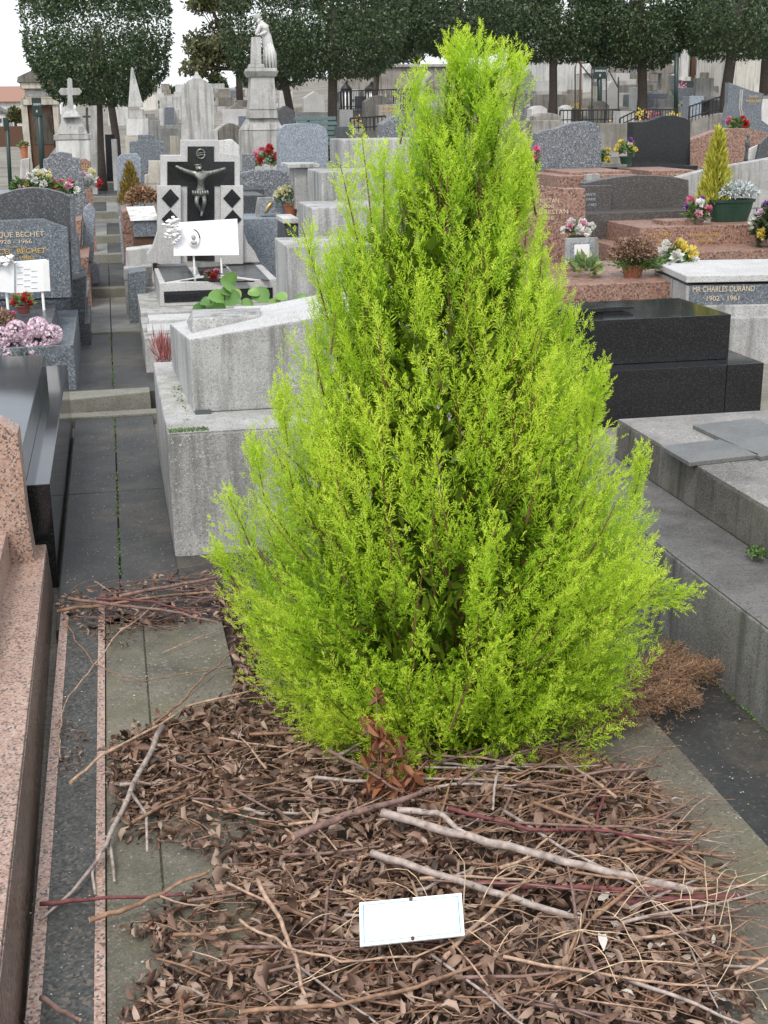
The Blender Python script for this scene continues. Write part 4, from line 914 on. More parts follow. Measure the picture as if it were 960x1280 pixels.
stone('headstone', 'pale speckled granite headstone with stepped top, in front of the chapel', 'headstone', [(54, 300), (54, 199), (61, 198), (63, 192), (76, 190), (89, 192), (90, 197), (99, 198), (104, 225), (110, 262), (111, 315), (60, 318)], 12.4, .15, 'speckled_granite')
stone('headstone', 'narrow blue speckled stone leaning at the back of the pale stepped headstone', 'headstone', [(104, 330), (104, 262), (112, 254), (119, 264), (117, 325)], 12.0, .2, 'blue_light_granite')
t = stone('headstone', 'small rust pink headstone with gold letters beside the white cross pedestal', 'headstone', [(98, 245), (99, 200), (106, 198), (113, 202), (116, 245)], 14.2, .12, 'pink_granite_far')
text('inscription', 'ELL', 102, 211, 5, 14.2, 'gold', t, 8)
bouquet('bunch of salmon and white flowers right of the pale stepped headstone', 'flowers', P3(111, 240, 12.6), .10, ['cream', 'pink', 'white', 'yellow', 'pink', 'red', 'white'], None, nleaf=160, lsize=.05, bloomr=.05, leaf='silver_leaf', sq=1.1)
t = stone('flat_tomb', 'grey granite block hidden behind the arched dark stone at left', 'tomb', [(-20, 300), (-20, 244), (92, 243), (92, 300)], 9.45, .7, 'blue_granite')
bouquet('bunch of white and yellow artificial flowers above the arched dark stone', 'flowers', P3(52, 243, 9.6), .10, ['white', 'white', 'cream', 'yellow', 'white', 'cream', 'yellow', 'white', 'pink', 'cream', 'white', 'white', 'yellow', 'red'], None, nleaf=200, lsize=.05, bloomr=.036, sq=1.0)
bouquet('bunch of bright pink and white flowers right end of the arched dark stone', 'flowers', P3(84, 248, 9.6), .075, ['rose', 'rose', 'pink', 'white', 'rose', 'white', 'pink'], None, nleaf=110, lsize=.05, bloomr=.036, sq=1.0)
bouquet('small leafy green plant at the far left of the flowers above the arched stone', 'plant', P3(27, 244, 9.6), .06, ['pink', 'red', 'pink'], None, nleaf=200, lsize=.05, bloomr=.03, sq=1.2)
# white cross on stepped pedestal
y = 16.0; t = thing('stone_cross', 'weathered pale stone cross on a broad stepped pedestal before the clipped tree', 'monument', P3(91, 235, y))
slab('cross', [(84, 137), (84.5, 119), (76, 119), (73, 114.5), (76, 110), (84.5, 110), (84, 99), (87, 97), (90, 99), (90.5, 110), (99, 110), (102.5, 114.5), (99, 119), (90.5, 119), (92, 137)], y+.25, .09, 'weathered_white', t, .006)
def pyr(a, b, c_, d_, y0, y1, dp0, dp1, nm, mat='weathered_white'):   # px left/right at top a,b and bottom c_,d_
    A1, B1 = PY(a, y0, y), PY(b, y0, y); C1, D1 = PY(c_, y1, y), PY(d_, y1, y); my = y+dp1
    MB().hexa([(C1.x, my-dp1, C1.z), (D1.x, my-dp1, C1.z), (D1.x, my+dp1, C1.z), (C1.x, my+dp1, C1.z)], [(A1.x, my-dp0, A1.z), (B1.x, my-dp0, A1.z), (B1.x, my+dp0, A1.z), (A1.x, my+dp0, A1.z)]).build(nm, mat, t, .005)
pyr(84, 92, 78, 101, 134, 146, .06, .18, 'pyramid'); pyr(78, 101, 71, 109, 147, 168, .19, .3, 'flared_block'); pyr(67, 114, 67, 114, 168.5, 175, .33, .33, 'cornice'); pyr(70, 113, 70, 113, 175.3, 245, .29, .3, 'shaft', 'white_stone')
# chapel
y = 36.0; t = thing('mausoleum', 'small cream stone chapel mausoleum with pediment and dark lattice door at far left', 'mausoleum', P3(52, 228, y))
pbox('wall', 30, 122, 75, 230, y+.25, 2.2, 'cream_stone', t); pbox('pilaster', 29.5, 131, 37, 205, y, .24, 'cream_stone', t); pbox('pilaster', 68.5, 131, 75.5, 205, y, .24, 'cream_stone', t)
pbox('pilaster_base', 33, 203, 42, 232, y-.02, .26, 'cream_stone', t); pbox('pilaster_base', 69, 203, 77, 232, y-.02, .26, 'cream_stone', t)
pbox('lintel', 28, 124, 75, 131, y-.05, .3, 'cream_stone', t); pbox('frieze', 31, 111, 74, 123.6, y, .25, 'cream_stone', t); pbox('cornice', 25, 103, 77, 110.6, y-.15, 2.7, 'cream_stone', t)
MB().prism(pts_y([(21, 103), (22, 96), (46, 85), (77, 95), (80, 103)], y-.2), y-.2, y+2.5).build('roof', 'concrete_old', t, .01)
pbox('name_plate', 34, 114, 66, 119.5, y-.02, .018, 'white_stone', t, 0); text('inscription', 'FAMILLE DUR', 35, 118.6, 3.2, y-.02, 'grey_ink', t, 30)
dr = pbox('door', 40, 134, 68, 228, y+.1, .1, 'rusty', t)
m = MB()
for i in range(-8, 15):
    for sg in (1, -1):
        p, q = PY(41+i*2.2, 180, y+.08), PY(41+i*2.2+sg*20, 140, y+.08)
        xl, xr = PY(41, 160, y+.08).x, PY(67, 160, y+.08).x
        n = 8
        for k in range(n):
            a = Vector(p).lerp(Vector(q), k/n); b = Vector(p).lerp(Vector(q), (k+1)/n)
            if xl < a.x < xr and xl < b.x < xr: m.tube([a, b], .010, 3)
m.build('lattice', 'concrete_old', dr)
# posts with signs
def post(label, px0, py0, px1, py1, y, r, head=None, txt=None, cat='post', name='signpost', mat='green_paint', lean=0):
    a, b = PY(px0, py0, y), PY(px1, py1, y); g = terr(b.x, y); t = thing(name, label, cat, (b.x, y, min(g, b.z)-.03))
    MB().tube([(b.x, y, min(g, b.z)-.03), tuple(a)], r, 8).build('pole', mat, t, smooth=True)
    if head:
        o = pbox('sign_panel', head[0], head[1], head[2], head[3], y-.05, .03, mat, t, .003)
        if txt: text('inscription', 'DIVISION', head[0]+1.5, head[1]+(head[3]-head[1])*.42, 2.6, y-.05, 'porcelain', t, head[2]-head[0]-3); text('inscription', '8', (head[0]+head[2])/2-1, head[1]+(head[3]-head[1])*.8, 3, y-.05, 'porcelain', t)
    return t
t = post('dark green pole with small sign panel in front of the chapel door', 47.5, 123, 53, 222, 20, .045, (40, 122, 52, 145), True)
t = post('thin dark green bollard post with squared lantern head at the road edge', 8.5, 150, 12, 237, 20, .03, name='road_post')
pbox('lantern_head', 4, 147, 11, 163, 19.97, .07, 'green_paint', t, .01)
post('dark green division sign on a pole among the far graves at right', 749, 84, 750.5, 152, 24, .045, (742, 83.5, 758, 98.5), True)
post('slim plain grey green pole right of the big stone cross', 846, 66, 845, 145, 23, .04, name='pole', cat='pole')
# road and kerb
def rp(px, py): return G(px, py, -.28)
Q = [(-300, 330), (-2, 232), (18, 190), (28, 167), (24, 160), (-200, 163)]
m = MB(); m.add([(-14, 12, -.28), (-2.35, 15, -.28), (-2.9, 36, -.28), (-3.1, 52, -.28), (-2.8, 60, -.28), (-30, 60, -.28), (-30, 12, -.28)], [tuple(range(7))])
structure(m.build('road', 'asphalt', loc=(-8, 30, -.28)))
a0, a1, a2 = G(0, 236, -.26), G(16, 195, -.26), G(28, 168, -.26)
m = MB()
for p, q in ((a0, a1), (a1, a2)): m.hexa([(p.x, p.y, -.4), (p.x+.28, p.y, -.4), (q.x+.45, q.y, -.4), (q.x, q.y, -.4)], [(p.x, p.y, -.17), (p.x+.28, p.y, -.17), (q.x+.45, q.y, -.17), (q.x, q.y, -.17)])
structure(m.build('kerb', 'cream_stone'))
stone('low_wall', 'short white rendered wall stub between kerb and chapel', 'wall', [(24, 240), (26, 200), (36, 198), (37, 240)], 26, .5, 'white_stone')
bouquet('red flower pot with dark plant beside the chapel wall', 'flower pot', P3(31, 198, 33), .10, ['red'], 'terracotta', .10, .3, nleaf=60, lsize=.1, bloomr=.05)
# ---- obelisk
y = 17.5; t = thing('obelisk', 'pale lichened obelisk on a square pedestal under the clipped tree', 'monument', P3(171, 205, y))
pyr(164, 166.5, 160.5, 179.5, 84, 134, .015, .13, 'shaft'); pyr(162, 180, 161, 183, 137, 148, .13, .16, 'collar'); pyr(158.5, 185, 158.5, 185, 148.3, 170, .17, .17, 'die', 'white_stone'); pyr(157, 186, 157, 187, 170.5, 225, .2, .2, 'base', 'cream_stone')
stone('headstone', 'blue grey granite headstone shaped as a broad cross below the obelisk', 'headstone', [(162, 228), (162, 177), (172, 176), (173, 168.5), (193, 168.5), (194, 176), (205, 177), (205, 200), (186, 203), (184, 228)], 15.2, .15, 'blue_granite')
stone('headstone', 'small pale blue granite headstone with notched round top by the path', 'headstone', [(147, 256), (147, 197), (153, 192), (172, 192), (176, 198), (176, 256)], 13.6, .12, 'blue_light_granite')
stone('headstone', 'small pinkish grey block headstone left of the crucifix monument', 'headstone', [(181, 230), (181, 219), (186, 218), (186, 201), (203, 201), (203, 230)], 14, .12, 'cream_stone')
def conelet(label, px, pyb, pyt, wpx, y, mat, cat='shrub', name='small_conifer', n=1500, parent_pot=None):
    b0, tp = PY(px, pyb, y), PY(px, pyt, y); h = tp.z-b0.z; r = wpx/2/1600*y
    t = thing(name, label, cat, tuple(b0)); z = rng.power(1.6, n); z = 1-z; th = rng.uniform(0, 2*PI, n); R = r*(1-z)**.8*rng.uniform(.45, 1, n)*(1+.15*np.sin(5*th+8*z))
    b = np.stack([b0.x+R*np.cos(th), y+R*np.sin(th), b0.z+z*h*.93], 1); d = np.stack([np.cos(th)*.4, np.sin(th)*.4, np.ones(n)], 1)+rng.normal(size=(n, 3))*.25
    quads('foliage', blades(b, d, rng.uniform(.08, .16, n)*h, np.full(n, .025*h)), mat, t)
    MB().tube([(b0.x, y, b0.z-.02), (b0.x, y, b0.z+h*.7)], [.012, .004], 6).build('trunk', 'bark', t); return t
conelet('small rusty gold conifer beside the path behind the brown shrub', 165, 256, 200, 34, 12.9, 'rust_conifer', n=1600)
bouquet('low mound of dead brown chrysanthemum left of the crucifix monument', 'shrub', P3(178, 258, 12.3), .17, [], None, leaf='dead_conifer', nleaf=1800, lsize=.035, sq=.75, name='brown_shrub')
stone('pink_tomb', 'narrow rust pink granite block right beside the path', 'tomb', [(153, 292), (152, 264), (167, 262), (167, 292)], 11.7, .8, 'pink_granite_far')
t = thing('flat_tomb', 'small dark blue granite tomb with white sloping lid left of the crucifix monument', 'tomb', P3(179, 300, 11.0)); pbox('body', 167, 276, 197, 296, 11.0, .6, 'blue_granite', t)
a, b = PY(163, 276, 11), PY(197, 272, 11); MB().hexa([(a.x, 10.98, a.z), (b.x, 10.98, a.z), (b.x, 11.7, a.z), (a.x, 11.7, a.z)], [(a.x, 11.02, a.z+.01), (b.x, 11.02, a.z+.03), (b.x, 11.7, a.z+.07), (a.x-.02, 11.7, a.z+.07)]).build('lid', 'white_stone', t, .004)
MB().box(a.x+.02, b.x, 11.02, 11.6, .1, PY(180, 296, 11).z+.001).build('base', 'rusty', t)
stone('flat_tomb', 'small fluted white stone trough between the path and the crucifix monument', 'tomb', [(158, 340), (158, 313), (191, 309), (191, 340)], 10.7, .25, 'white_stone')
stone('flat_tomb', 'narrow grey ledge stone under the fluted white trough', 'tomb', [(155, 350), (155, 336), (190, 333), (190, 350)], 10.35, .2, 'concrete')
stone('granite_post', 'blue grey granite post stone at the foot of the fluted white trough', 'grave stone', [(163, 420), (160, 341), (183, 338), (183, 420)], 9.95, .3, 'blue_granite')
# ---- behind the crucifix monument
t = stone('round_top_stele', 'tall pale stone stele with rounded top and small finial behind the crucifix monument', 'monument', [(227.5, 200), (227, 120), (229, 108), (236, 100), (243, 97.5), (250, 97.5), (258, 101), (266, 110), (267.5, 120), (268, 200)], 18, .22, 'weathered_white')
m = MB(); p = PY(246, 98, 18.1); m.frustum(p.x, 18.1, p.z, p.z+.035, .06, .05, .04, .04).frustum(p.x, 18.1, p.z+.035, p.z+.085, .03, .03, .015, .015); m.build('finial', 'weathered_white', t)
stone('headstone', 'white rendered headstone with slanted shoulder behind the crucifix monument on its right', 'headstone', [(274, 220), (274, 176), (290, 174), (299, 182), (300, 220)], 12.5, .14, 'white_stone')
stone('headstone', 'small dark speckled headstone with flat top left of the red flowers', 'headstone', [(304, 225), (304, 192.5), (319, 192.5), (319, 225)], 13.6, .15, 'speckled_granite')
stone('headstone', 'wide speckled dark granite headstone with gently arched top behind the yellow flower pot', 'headstone', [(298, 262), (299, 217), (318, 213), (340, 212), (360, 215), (369, 219), (369, 262)], 12.2, .14, 'speckled_granite')
stone('flat_tomb', 'dark grey granite plinth under the wide speckled headstone', 'tomb', [(300, 285), (300, 244), (330, 244), (330, 285)], 11.3, .6, 'dark_grey_granite')
t = stone('flat_tomb', 'blue granite tomb slab behind the right shoulder of the crucifix monument', 'tomb', [(303, 350), (303, 274), (357, 272), (357, 350)], 10.7, .8, 'blue_light_granite')
t = thing('bird_plaque', 'small pale blue plaque with an engraved bird left of the yellow flower pot', 'plaque', P3(340, 272, 10.9))
slab('frame', [(319, 272), (322, 247), (352, 246), (356, 272)], 10.92, .05, 'concrete', t, .003); slab('panel', [(325, 270), (326, 251), (357, 251), (358, 270)], 10.86, .02, 'blue_light_granite', t, .003)
m = MB(); p = [P3(a_, b_, 10.853) for a_, b_ in ((331, 266), (334, 260), (338, 255), (341, 253))]; m.tube(p, [.004, .014, .012, .003], 6); m.build('bird_relief', 'gold', t, smooth=True)
m = MB()
for a_, b_, c_ in ((340, 262, 354), (336, 268, 352)): p, q = PY(a_, b_, 10.856), PY(c_, b_, 10.856); m.box(p.x, q.x, 10.857, 10.8595, p.z, p.z+.008)
m.build('engraved_lines', 'grey_ink', t)
bouquet('pot of pale yellow chrysanthemums right of the small bird plaque', 'flower pot', P3(364, 270, 10.8), .145, ['cream']*34+['white']*12, 'terracotta', .06, .10, nleaf=400, lsize=.035, bloomr=.024, sq=.7, name='potted_flower', petal=7)
t = stone('flat_tomb', 'little black block with white sloping lid below the yellow flower pot', 'tomb', [(355, 330), (355, 280), (373, 279), (373, 330)], 9.9, .4, 'dark_grey_granite')
pbox('lid', 354, 273, 374, 279.5, 9.88, .45, 'white_stone', t)
t = thing('stepped_tomb', 'tall grey concrete tomb in four steps half hidden behind the cypress on its left', 'tomb', P3(430, 400, 9.4))
for (l, tt, r, b_, yy_, dp) in ((343, 297, 520, 400, 8.3, .65), (372, 252, 520, 320, 8.96, .7), (384, 211, 520, 268, 9.67, .7), (412, 173, 545, 230, 10.38, .6)):
    q0 = PY(l, tt, yy_+dp); q1 = PY(r, tt, yy_)
    MB().box(q0.x, q1.x, yy_, yy_+dp, PY(l, b_+60, yy_).z if yy_ > 8.5 else 0, q0.z).build('step', 'concrete', t, .01)
MB().box(PY(400, 300, 8.99).x, PY(520, 300, 8.96).x, 8.99, 10.9, 0, PY(430, 340, 8.96).z).build('base', 'concrete', t)
t = thing('stone_table', 'small weathered stone table shelf left of the tall stepped concrete tomb', 'stone shelf', P3(375, 245, 10.6)); pbox('slab', 360, 205, 400, 210, 10.55, .45, 'weathered_white', t); pbox('leg', 369, 210.2, 386, 262, 10.6, .3, 'concrete', t)
stone('headstone', 'large blue grey granite headstone with rounded corners right of the statue pedestal', 'headstone', [(348, 235), (348, 170), (350, 161), (357, 155.5), (375, 154), (397, 155), (407, 160), (410, 170), (411, 235)], 14.2, .16, 'blue_light_granite')
bouquet('cluster of red flowers at the foot of the statue pedestal', 'flowers', P3(333, 214, 15.3), .14, ['red', 'rose', 'red', 'red', 'rose', 'red', 'red', 'red', 'yellow', 'red'], None, nleaf=300, lsize=.05, bloomr=.055, sq=1.2)
t = thing('garden_bench', 'green slatted bench seen from behind next to the tree trunk', 'bench', P3(400, 190, 17))
for i in range(6):
    o = pbox('slat', 368+i*3, 146+i*6.2, 420+i*1.2, 150.5+i*6.2, 17.6-.10*i, .05, 'bench_green', t, .004)
for px in (385, 417): pbox('leg', px, 147, px+3, 205, 17.68, .05, 'iron', t)
# ---- statue
y = 19.0; t = thing('statue_monument', 'white stone mourning woman leaning on a column, high on a flared stone pedestal', 'statue', P3(329, 200, y))
pyr(310, 346, 309, 347, 85, 89, .2, .2, 'plinth'); pyr(308, 348, 311, 345, 89.3, 96, .23, .18, 'cornice'); pyr(314, 343, 312, 346, 96.3, 137, .16, .18, 'shaft'); pyr(311.5, 346.5, 311, 348, 137.2, 148, .19, .2, 'band')
pyr(312, 347, 303, 355, 148.2, 163, .2, .26, 'flare'); pyr(303, 355, 302, 356, 163.2, 215, .26, .27, 'base')
pyr(315, 326, 314, 327, 46, 80, .06, .07, 'column'); pyr(312, 330, 311, 331, 80, 84.8, .1, .1, 'column_base')
ys2 = y+.2
def S(px, py, dy, r): p = PY(px, py, ys2); return (p.x, p.y+dy, p.z, r)
nodes = [S(334.5, 52, 0, (.085, .08)), S(332.5, 43, 0, (.07, .06)), S(330.5, 35, -.01, (.10, .07)), S(329.5, 30, -.01, (.09, .065)), S(325, 27.5, -.02, .032), S(320.5, 24.5, -.03, (.055, .06)),
         S(336, 62, 0, (.085, .085)), S(337.5, 73, 0, (.088, .09)), S(336.5, 83, 0, (.085, .09)),
         S(324, 33, -.07, .032), S(321, 40, -.09, .027), S(319, 44, -.07, .022), S(334, 33, .03, .035), S(331, 41, -.08, .028), S(323, 44, -.08, .022)]
ed = [(0, 1), (1, 2), (2, 3), (3, 4), (4, 5), (0, 6), (6, 7), (7, 8), (3, 9), (9, 10), (10, 11), (3, 12), (12, 13), (13, 14)]
skin_mesh('figure', nodes, ed, 'white_stone', t)
m = MB()
for i in range(11):
    a = -2.9+i*.55; top = S(335+3*math.cos(a), 50, .05*math.sin(a), 0); mid = S(337+6.5*math.cos(a), 68, .09*math.sin(a), 0); bot = S(337+7.5*math.cos(a+.15), 85, .10*math.sin(a), 0)
    m.tube([top[:3], mid[:3], bot[:3]], [.018, .026, .018], 6)
m.build('robe_folds', 'white_stone', t, smooth=True)
p = S(320.5, 23.5, -.01, 0); m = MB().ball((p[0]+.012, p[1]+.01, p[2]+.012), .055, 10, 8, 1.05); m.build('hair', 'weathered_white', t, smooth=True)
# ================================================================== RIGHT ROWS
Tz = PY(780, 354, 8.4).z
t = thing('pink_tomb', 'rust pink granite tomb whose flat top carries the flower pots, right of the cypress', 'tomb', P3(780, 400, 8.4))
a, b = PY(640, 370, 8.4), PY(870, 370, 8.4); MB().box(a.x, b.x, 8.4, 9.75, 0, Tz).build('base', 'pink_granite_far', t, .005)
t = stone('headstone', 'rust pink granite headstone with sweeping top and gold lettering NERESTAN', 'headstone', [(600, 340), (600, 205), (640, 220), (665, 228), (683, 233), (707, 236), (732, 235.5), (732, 340)], 9.8, .14, 'pink_granite_far')
for s_, x_, y_, h_, w_ in (('NERESTAN', 666, 254.5, 6, 32), ('1925 - 2000', 652, 260.8, 4.4, 38), ('Marie  NERESTAN', 644, 268.8, 5.6, 65), ('1927 - 2010', 652, 275.8, 4.4, 38)): text('inscription', s_, x_, y_, h_, 9.8, 'gilt_pale', t, w_)
bouquet('white and pink artificial flowers in front of the NERESTAN headstone', 'flowers', P3(722, 303, 9.45), .115, ['white', 'white', 'pink', 'white', 'pink', 'white', 'rose', 'white', 'pink', 'white', 'white', 'pink'], 'green_plastic', .06, .05, nleaf=120, lsize=.05, bloomr=.04, sq=.6)
t = thing('framed_plaque', 'small square pale grey framed plaque leaning behind the light green leafy plant', 'plaque', P3(727, 325, 9.1)); slab('frame', [(706, 330), (707, 298), (748, 297), (749, 330)], 9.1, .03, 'concrete', t, .003); slab('picture', [(714, 326), (714, 303), (741, 302), (741, 326)], 9.095, .005, 'blue_light_granite', t)
slab('picture_mount', [(718, 322), (718, 306), (737, 305), (737, 322)], 9.091, .003, 'porcelain', t)
t = thing('hosta_plant', 'light green and cream broad leaved plant on the pink tomb next to the cypress', 'plant', (PY(735, 350, 8.75).x, 8.75, Tz)); c = np.array([PY(735, 350, 8.75).x, 8.8, Tz+.02]); m = MB()
for i in range(90):
    th = rng.uniform(0, 2*PI); el = rng.uniform(.1, 1.2); R = rng.uniform(.09, .17); p = c+np.array([math.cos(th)*math.cos(el)*R*1.1, math.sin(th)*math.cos(el)*R, math.sin(el)*R*1.35])
    v = blades(c[None]+(p-c)*.45, (p-c)[None], np.array([R*.62]), np.array([.045]), .2)
    m.add(v[0], [(0, 1, 2, 3)])
m.build('leaves', 'hosta_leaf', t)
t = bouquet('bushy faded brown chrysanthemum in a terracotta pot on the pink tomb', 'flower pot', (PY(787, 350, 8.8).x, 8.75, Tz), .19, [], 'terracotta', .085, .085, leaf='brown_mum', nleaf=3200, lsize=.03, sq=.78, name='potted_plant')
cc = np.array([PY(790, 350, 8.8).x, 8.68, Tz+.10]); d = rng.normal(size=(700, 3)); d[:, 2] *= .35; quads('green_leaves', blades(cc+d*[.09, .05, .06], d+[0, -.3, .5], np.full(700, .03), np.full(700, .016), .1), 'small_green', t)
bouquet('yellow and white artificial flowers right of the terracotta pot', 'flowers', (PY(846, 345, 8.8).x, 8.85, Tz+.02), .14, ['yellow', 'white', 'yellow', 'yellow', 'white', 'yellow', 'cream', 'white', 'yellow', 'yellow', 'white', 'cream'], None, nleaf=260, lsize=.06, bloomr=.055, sq=.85)
# Durand tomb, its front turned a little towards the path
t = thing('engraved_tomb', 'pale concrete tomb with dark inlaid panel engraved CHARLES DURAND at the right edge', 'tomb', P3(858, 400, 8.0)); yd = 8.0
pbox('base', 856, 392, 1150, 560, yd-.12, 1.2, 'concrete', t, .008); pbox('ledge', 866, 376, 1150, 391.7, yd-.03, 1.0, 'concrete', t, .008)
pbox('body', 858, 351.5, 1150, 376, yd, .85, 'concrete', t, .006)
a, b = PY(858, 343, yd), PY(1150, 343, yd); zt_ = PY(900, 343, yd).z; yb_ = G(890, 329, zt_).y
MB().box(a.x-.004, b.x, yd-.02, yd+.9, zt_-.045, zt_).build('lid', 'white_granite', t, .006)
pbox('inlay', 862, 352, 1100, 379, yd-.006, .0055, 'blue_granite', t, 0)
text('inscription', 'Mᴿ CHARLES DURAND' if False else 'MR CHARLES DURAND', 865, 365, 7, yd-.006, 'gilt_pale', t, 72); text('inscription', '1902 - 1961', 880, 375.5, 6, yd-.006, 'gilt_pale', t, 38); text('inscription', 'M', 958, 365, 7, yd-.006, 'gilt_pale', t)
t.rotation_euler.z = math.radians(-9)
# planter tomb
t = thing('pink_tomb', 'two tier rust pink granite tomb with gold lettering carrying the green planter', 'tomb', P3(870, 340, 9.9)); yp = 10.2
pbox('upper_tier', 800, 282, 970, 314, yp, 1.4, 'pink_granite_far', t); pbox('lower_tier', 805, 314.3, 990, 380, yp-.5, 1.9, 'pink_granite_far', t); pbox('top_plaque', 830, 275.5, 880, 283, yp+.15, .25, 'pink_granite_far', t)
for s_, x_, y_, h_, w_ in (('M. L. TERRY', 810, 296, 4.4, 29), ('1904 - 1971', 821, 303, 3.6, 13), ('Mᵐᵉ' if False else 'Mme Rose TERRY', 862, 296, 4.4, 38), ('1909 - 1981', 872, 303, 3.6, 18)): text('inscription', s_, x_, y_, h_, yp, 'gold', t, w_)
ypl = 10.55; c = PY(911, 281, ypl); zpl = PY(880, 281, ypl).z
pz = PY(880, 282, yp).z
t = thing('planter', 'long dark green plastic planter on the two tier pink tomb', 'planter', (c.x, ypl, pz)); rx = .2; m = MB(); vs = []; n = 28; hh = .185
prof_ = [(.75, 0), (.88, .5), (.95, .85), (1.03, .87), (1.04, 1.0), (.96, 1.0), (.92, .8)]
for r_, z_ in prof_:
    for i in range(n):
        q = 2*PI*i/n; ex = 1.0; vs.append((c.x+.215*r_*math.copysign(abs(math.cos(q))**.8, math.cos(q)), ypl+.12*r_*math.copysign(abs(math.sin(q))**.8, math.sin(q)), pz+.002+z_*hh))
fs = [(k*n+i, k*n+(i+1) % n, (k+1)*n+(i+1) % n, (k+1)*n+i) for k in range(len(prof_)-1) for i in range(n)]+[tuple(range(n-1, -1, -1)), tuple((len(prof_)-1)*n+i for i in range(n))]
m.add(vs, fs).build('tub', 'green_plastic', t, smooth=False)
m = MB()
for k in range(7): m.add([(c.x+.218*(.76+.19*k/7)*math.cos(2*PI*i/40), ypl+.125*(.76+.19*k/7)*math.sin(2*PI*i/40), pz+.02+.018*k+e) for e in (0, .004) for i in range(40)], [(i, (i+1) % 40, 40+(i+1) % 40, 40+i) for i in range(40)])
m.build('ribs', 'green_plastic', t)
conelet('slim golden conifer growing out of the left end of the long green planter', 896, 256, 158, 40, ypl, 'gold_conifer', n=2600).location.y += .05
n = 1500; cs = np.array([PY(918, 240, ypl).x, ypl-.05, pz+hh+.05]); d = rng.normal(size=(n, 3)); d[:, 2] = np.abs(d[:, 2])*.8-.1; d /= np.linalg.norm(d, axis=1, keepdims=True)
t = thing('silver_plant', 'silvery white lacy leaved plant spilling over the long green planter', 'plant', tuple(cs)); quads('foliage', blades(cs+d*rng.uniform(.2, 1, (n, 1))*[.19, .13, .10], d+rng.normal(size=d.shape)*.6, rng.uniform(.02, .045, n), rng.uniform(.010, .02, n), .2), 'silver_leaf', t)
bouquet('pink rose and purple pansy flowers left of the long green planter', 'flowers', P3(870, 279, 10.35), .11, ['purple', 'rose', 'white', 'pink', 'purple', 'rose', 'white', 'pink', 'lilac'], None, nleaf=300, lsize=.05, bloomr=.045, sq=1.2)
bouquet('large bunch of pink, purple and white flowers at the right frame edge', 'flowers', P3(966, 310, 9.9), .17, ['rose', 'purple', 'white', 'pink', 'lilac', 'rose', 'purple', 'red', 'rose', 'white', 'lilac', 'pink', 'yellow'], None, nleaf=700, lsize=.09, bloomr=.055, sq=1.4, leaf='hedge_leaf')
# brown dark tomb
t = stone('headstone', 'wide brown black granite headstone with low arched top on a matching base', 'headstone', [(728, 270), (731, 229), (750, 225), (775, 221), (797, 219), (820, 219.5), (845, 221.5), (861, 225), (861, 270)], 11.3, .14, 'brown_dark_granite')
pbox('plinth', 700, 265, 884, 350, 10.95, .75, 'brown_dark_granite', t); pbox('side_stone', 727, 232, 764, 264.5, 11.2, .08, 'brown_dark_granite', t)
for s_, x_, y_ in (('BANTE', 732, 245), ('MARIE', 732, 251), ('-1987', 733, 258)): text('inscription', s_, x_, y_, 3.6, 11.2, 'grey_ink', t, 12)
stone('headstone', 'big speckled blue grey granite headstone with asymmetric wavy top', 'headstone', [(671, 260), (671, 167), (680, 163), (695, 161), (710, 155.5), (722, 152.5), (735, 151.5), (746, 154), (752, 161), (751, 240), (700, 262)], 13.5, .16, 'speckled_granite')
t = stone('headstone', 'glossy black granite headstone with wave shaped top beyond the dark brown one', 'headstone', [(790, 217), (790, 152.5), (806, 152.5), (818, 149), (828, 145), (843, 144), (855, 147), (863, 150.5), (863, 214)], 14.2, .15, 'black_granite')
pbox('plinth', 750, 208, 872, 222, 13.7, .9, 'black_granite', t)
t = thing('pink_tomb', 'low rust pink granite slab tomb between the speckled and the black headstones', 'tomb', P3(745, 240, 12.3)); pbox('base', 697, 219, 795, 262, 12.2, 1.1, 'pink_granite_far', t); pbox('lid', 712, 214.5, 790, 218.8, 12.35, .8, 'pink_granite_far', t)
t = thing('pink_tomb', 'narrow rust pink slab with gold letters below the black headstone', 'tomb', P3(840, 230, 12.6)); pbox('base', 812, 213, 868, 240, 12.7, .9, 'pink_granite_far', t); text('inscription', 'FAMILLE', 834, 220, 3, 12.7, 'gilt_pale', t, 22)
t = thing('grave_stone', 'small grey open book stone on the low pink slab tomb', 'plaque', P3(741, 222, 12.3)); slab('stone', [(732, 226), (733, 218), (750, 217), (751, 226)], 12.05, .06, 'concrete', t)
bouquet('purple and yellow pansies in a dark pot left of the black headstone', 'flower pot', P3(782, 205, 13.4), .10, ['purple', 'yellow', 'cream', 'purple', 'yellow', 'yellow', 'white'], 'green_plastic', .07, .08, nleaf=160, lsize=.05, bloomr=.045, sq=1.1)
bouquet('small yellow and green plant right beside the speckled headstone', 'plant', P3(755, 208, 13.6), .06, ['yellow', 'cream', 'yellow'], None, nleaf=140, lsize=.05, bloomr=.04, sq=2)
bouquet('pink flowers in a dark pot left of the speckled headstone', 'flower pot', P3(664, 222, 13.2), .09, ['rose', 'pink', 'rose', 'red'], 'green_plastic', .08, .11, nleaf=160, lsize=.05, bloomr=.05, sq=1.4)
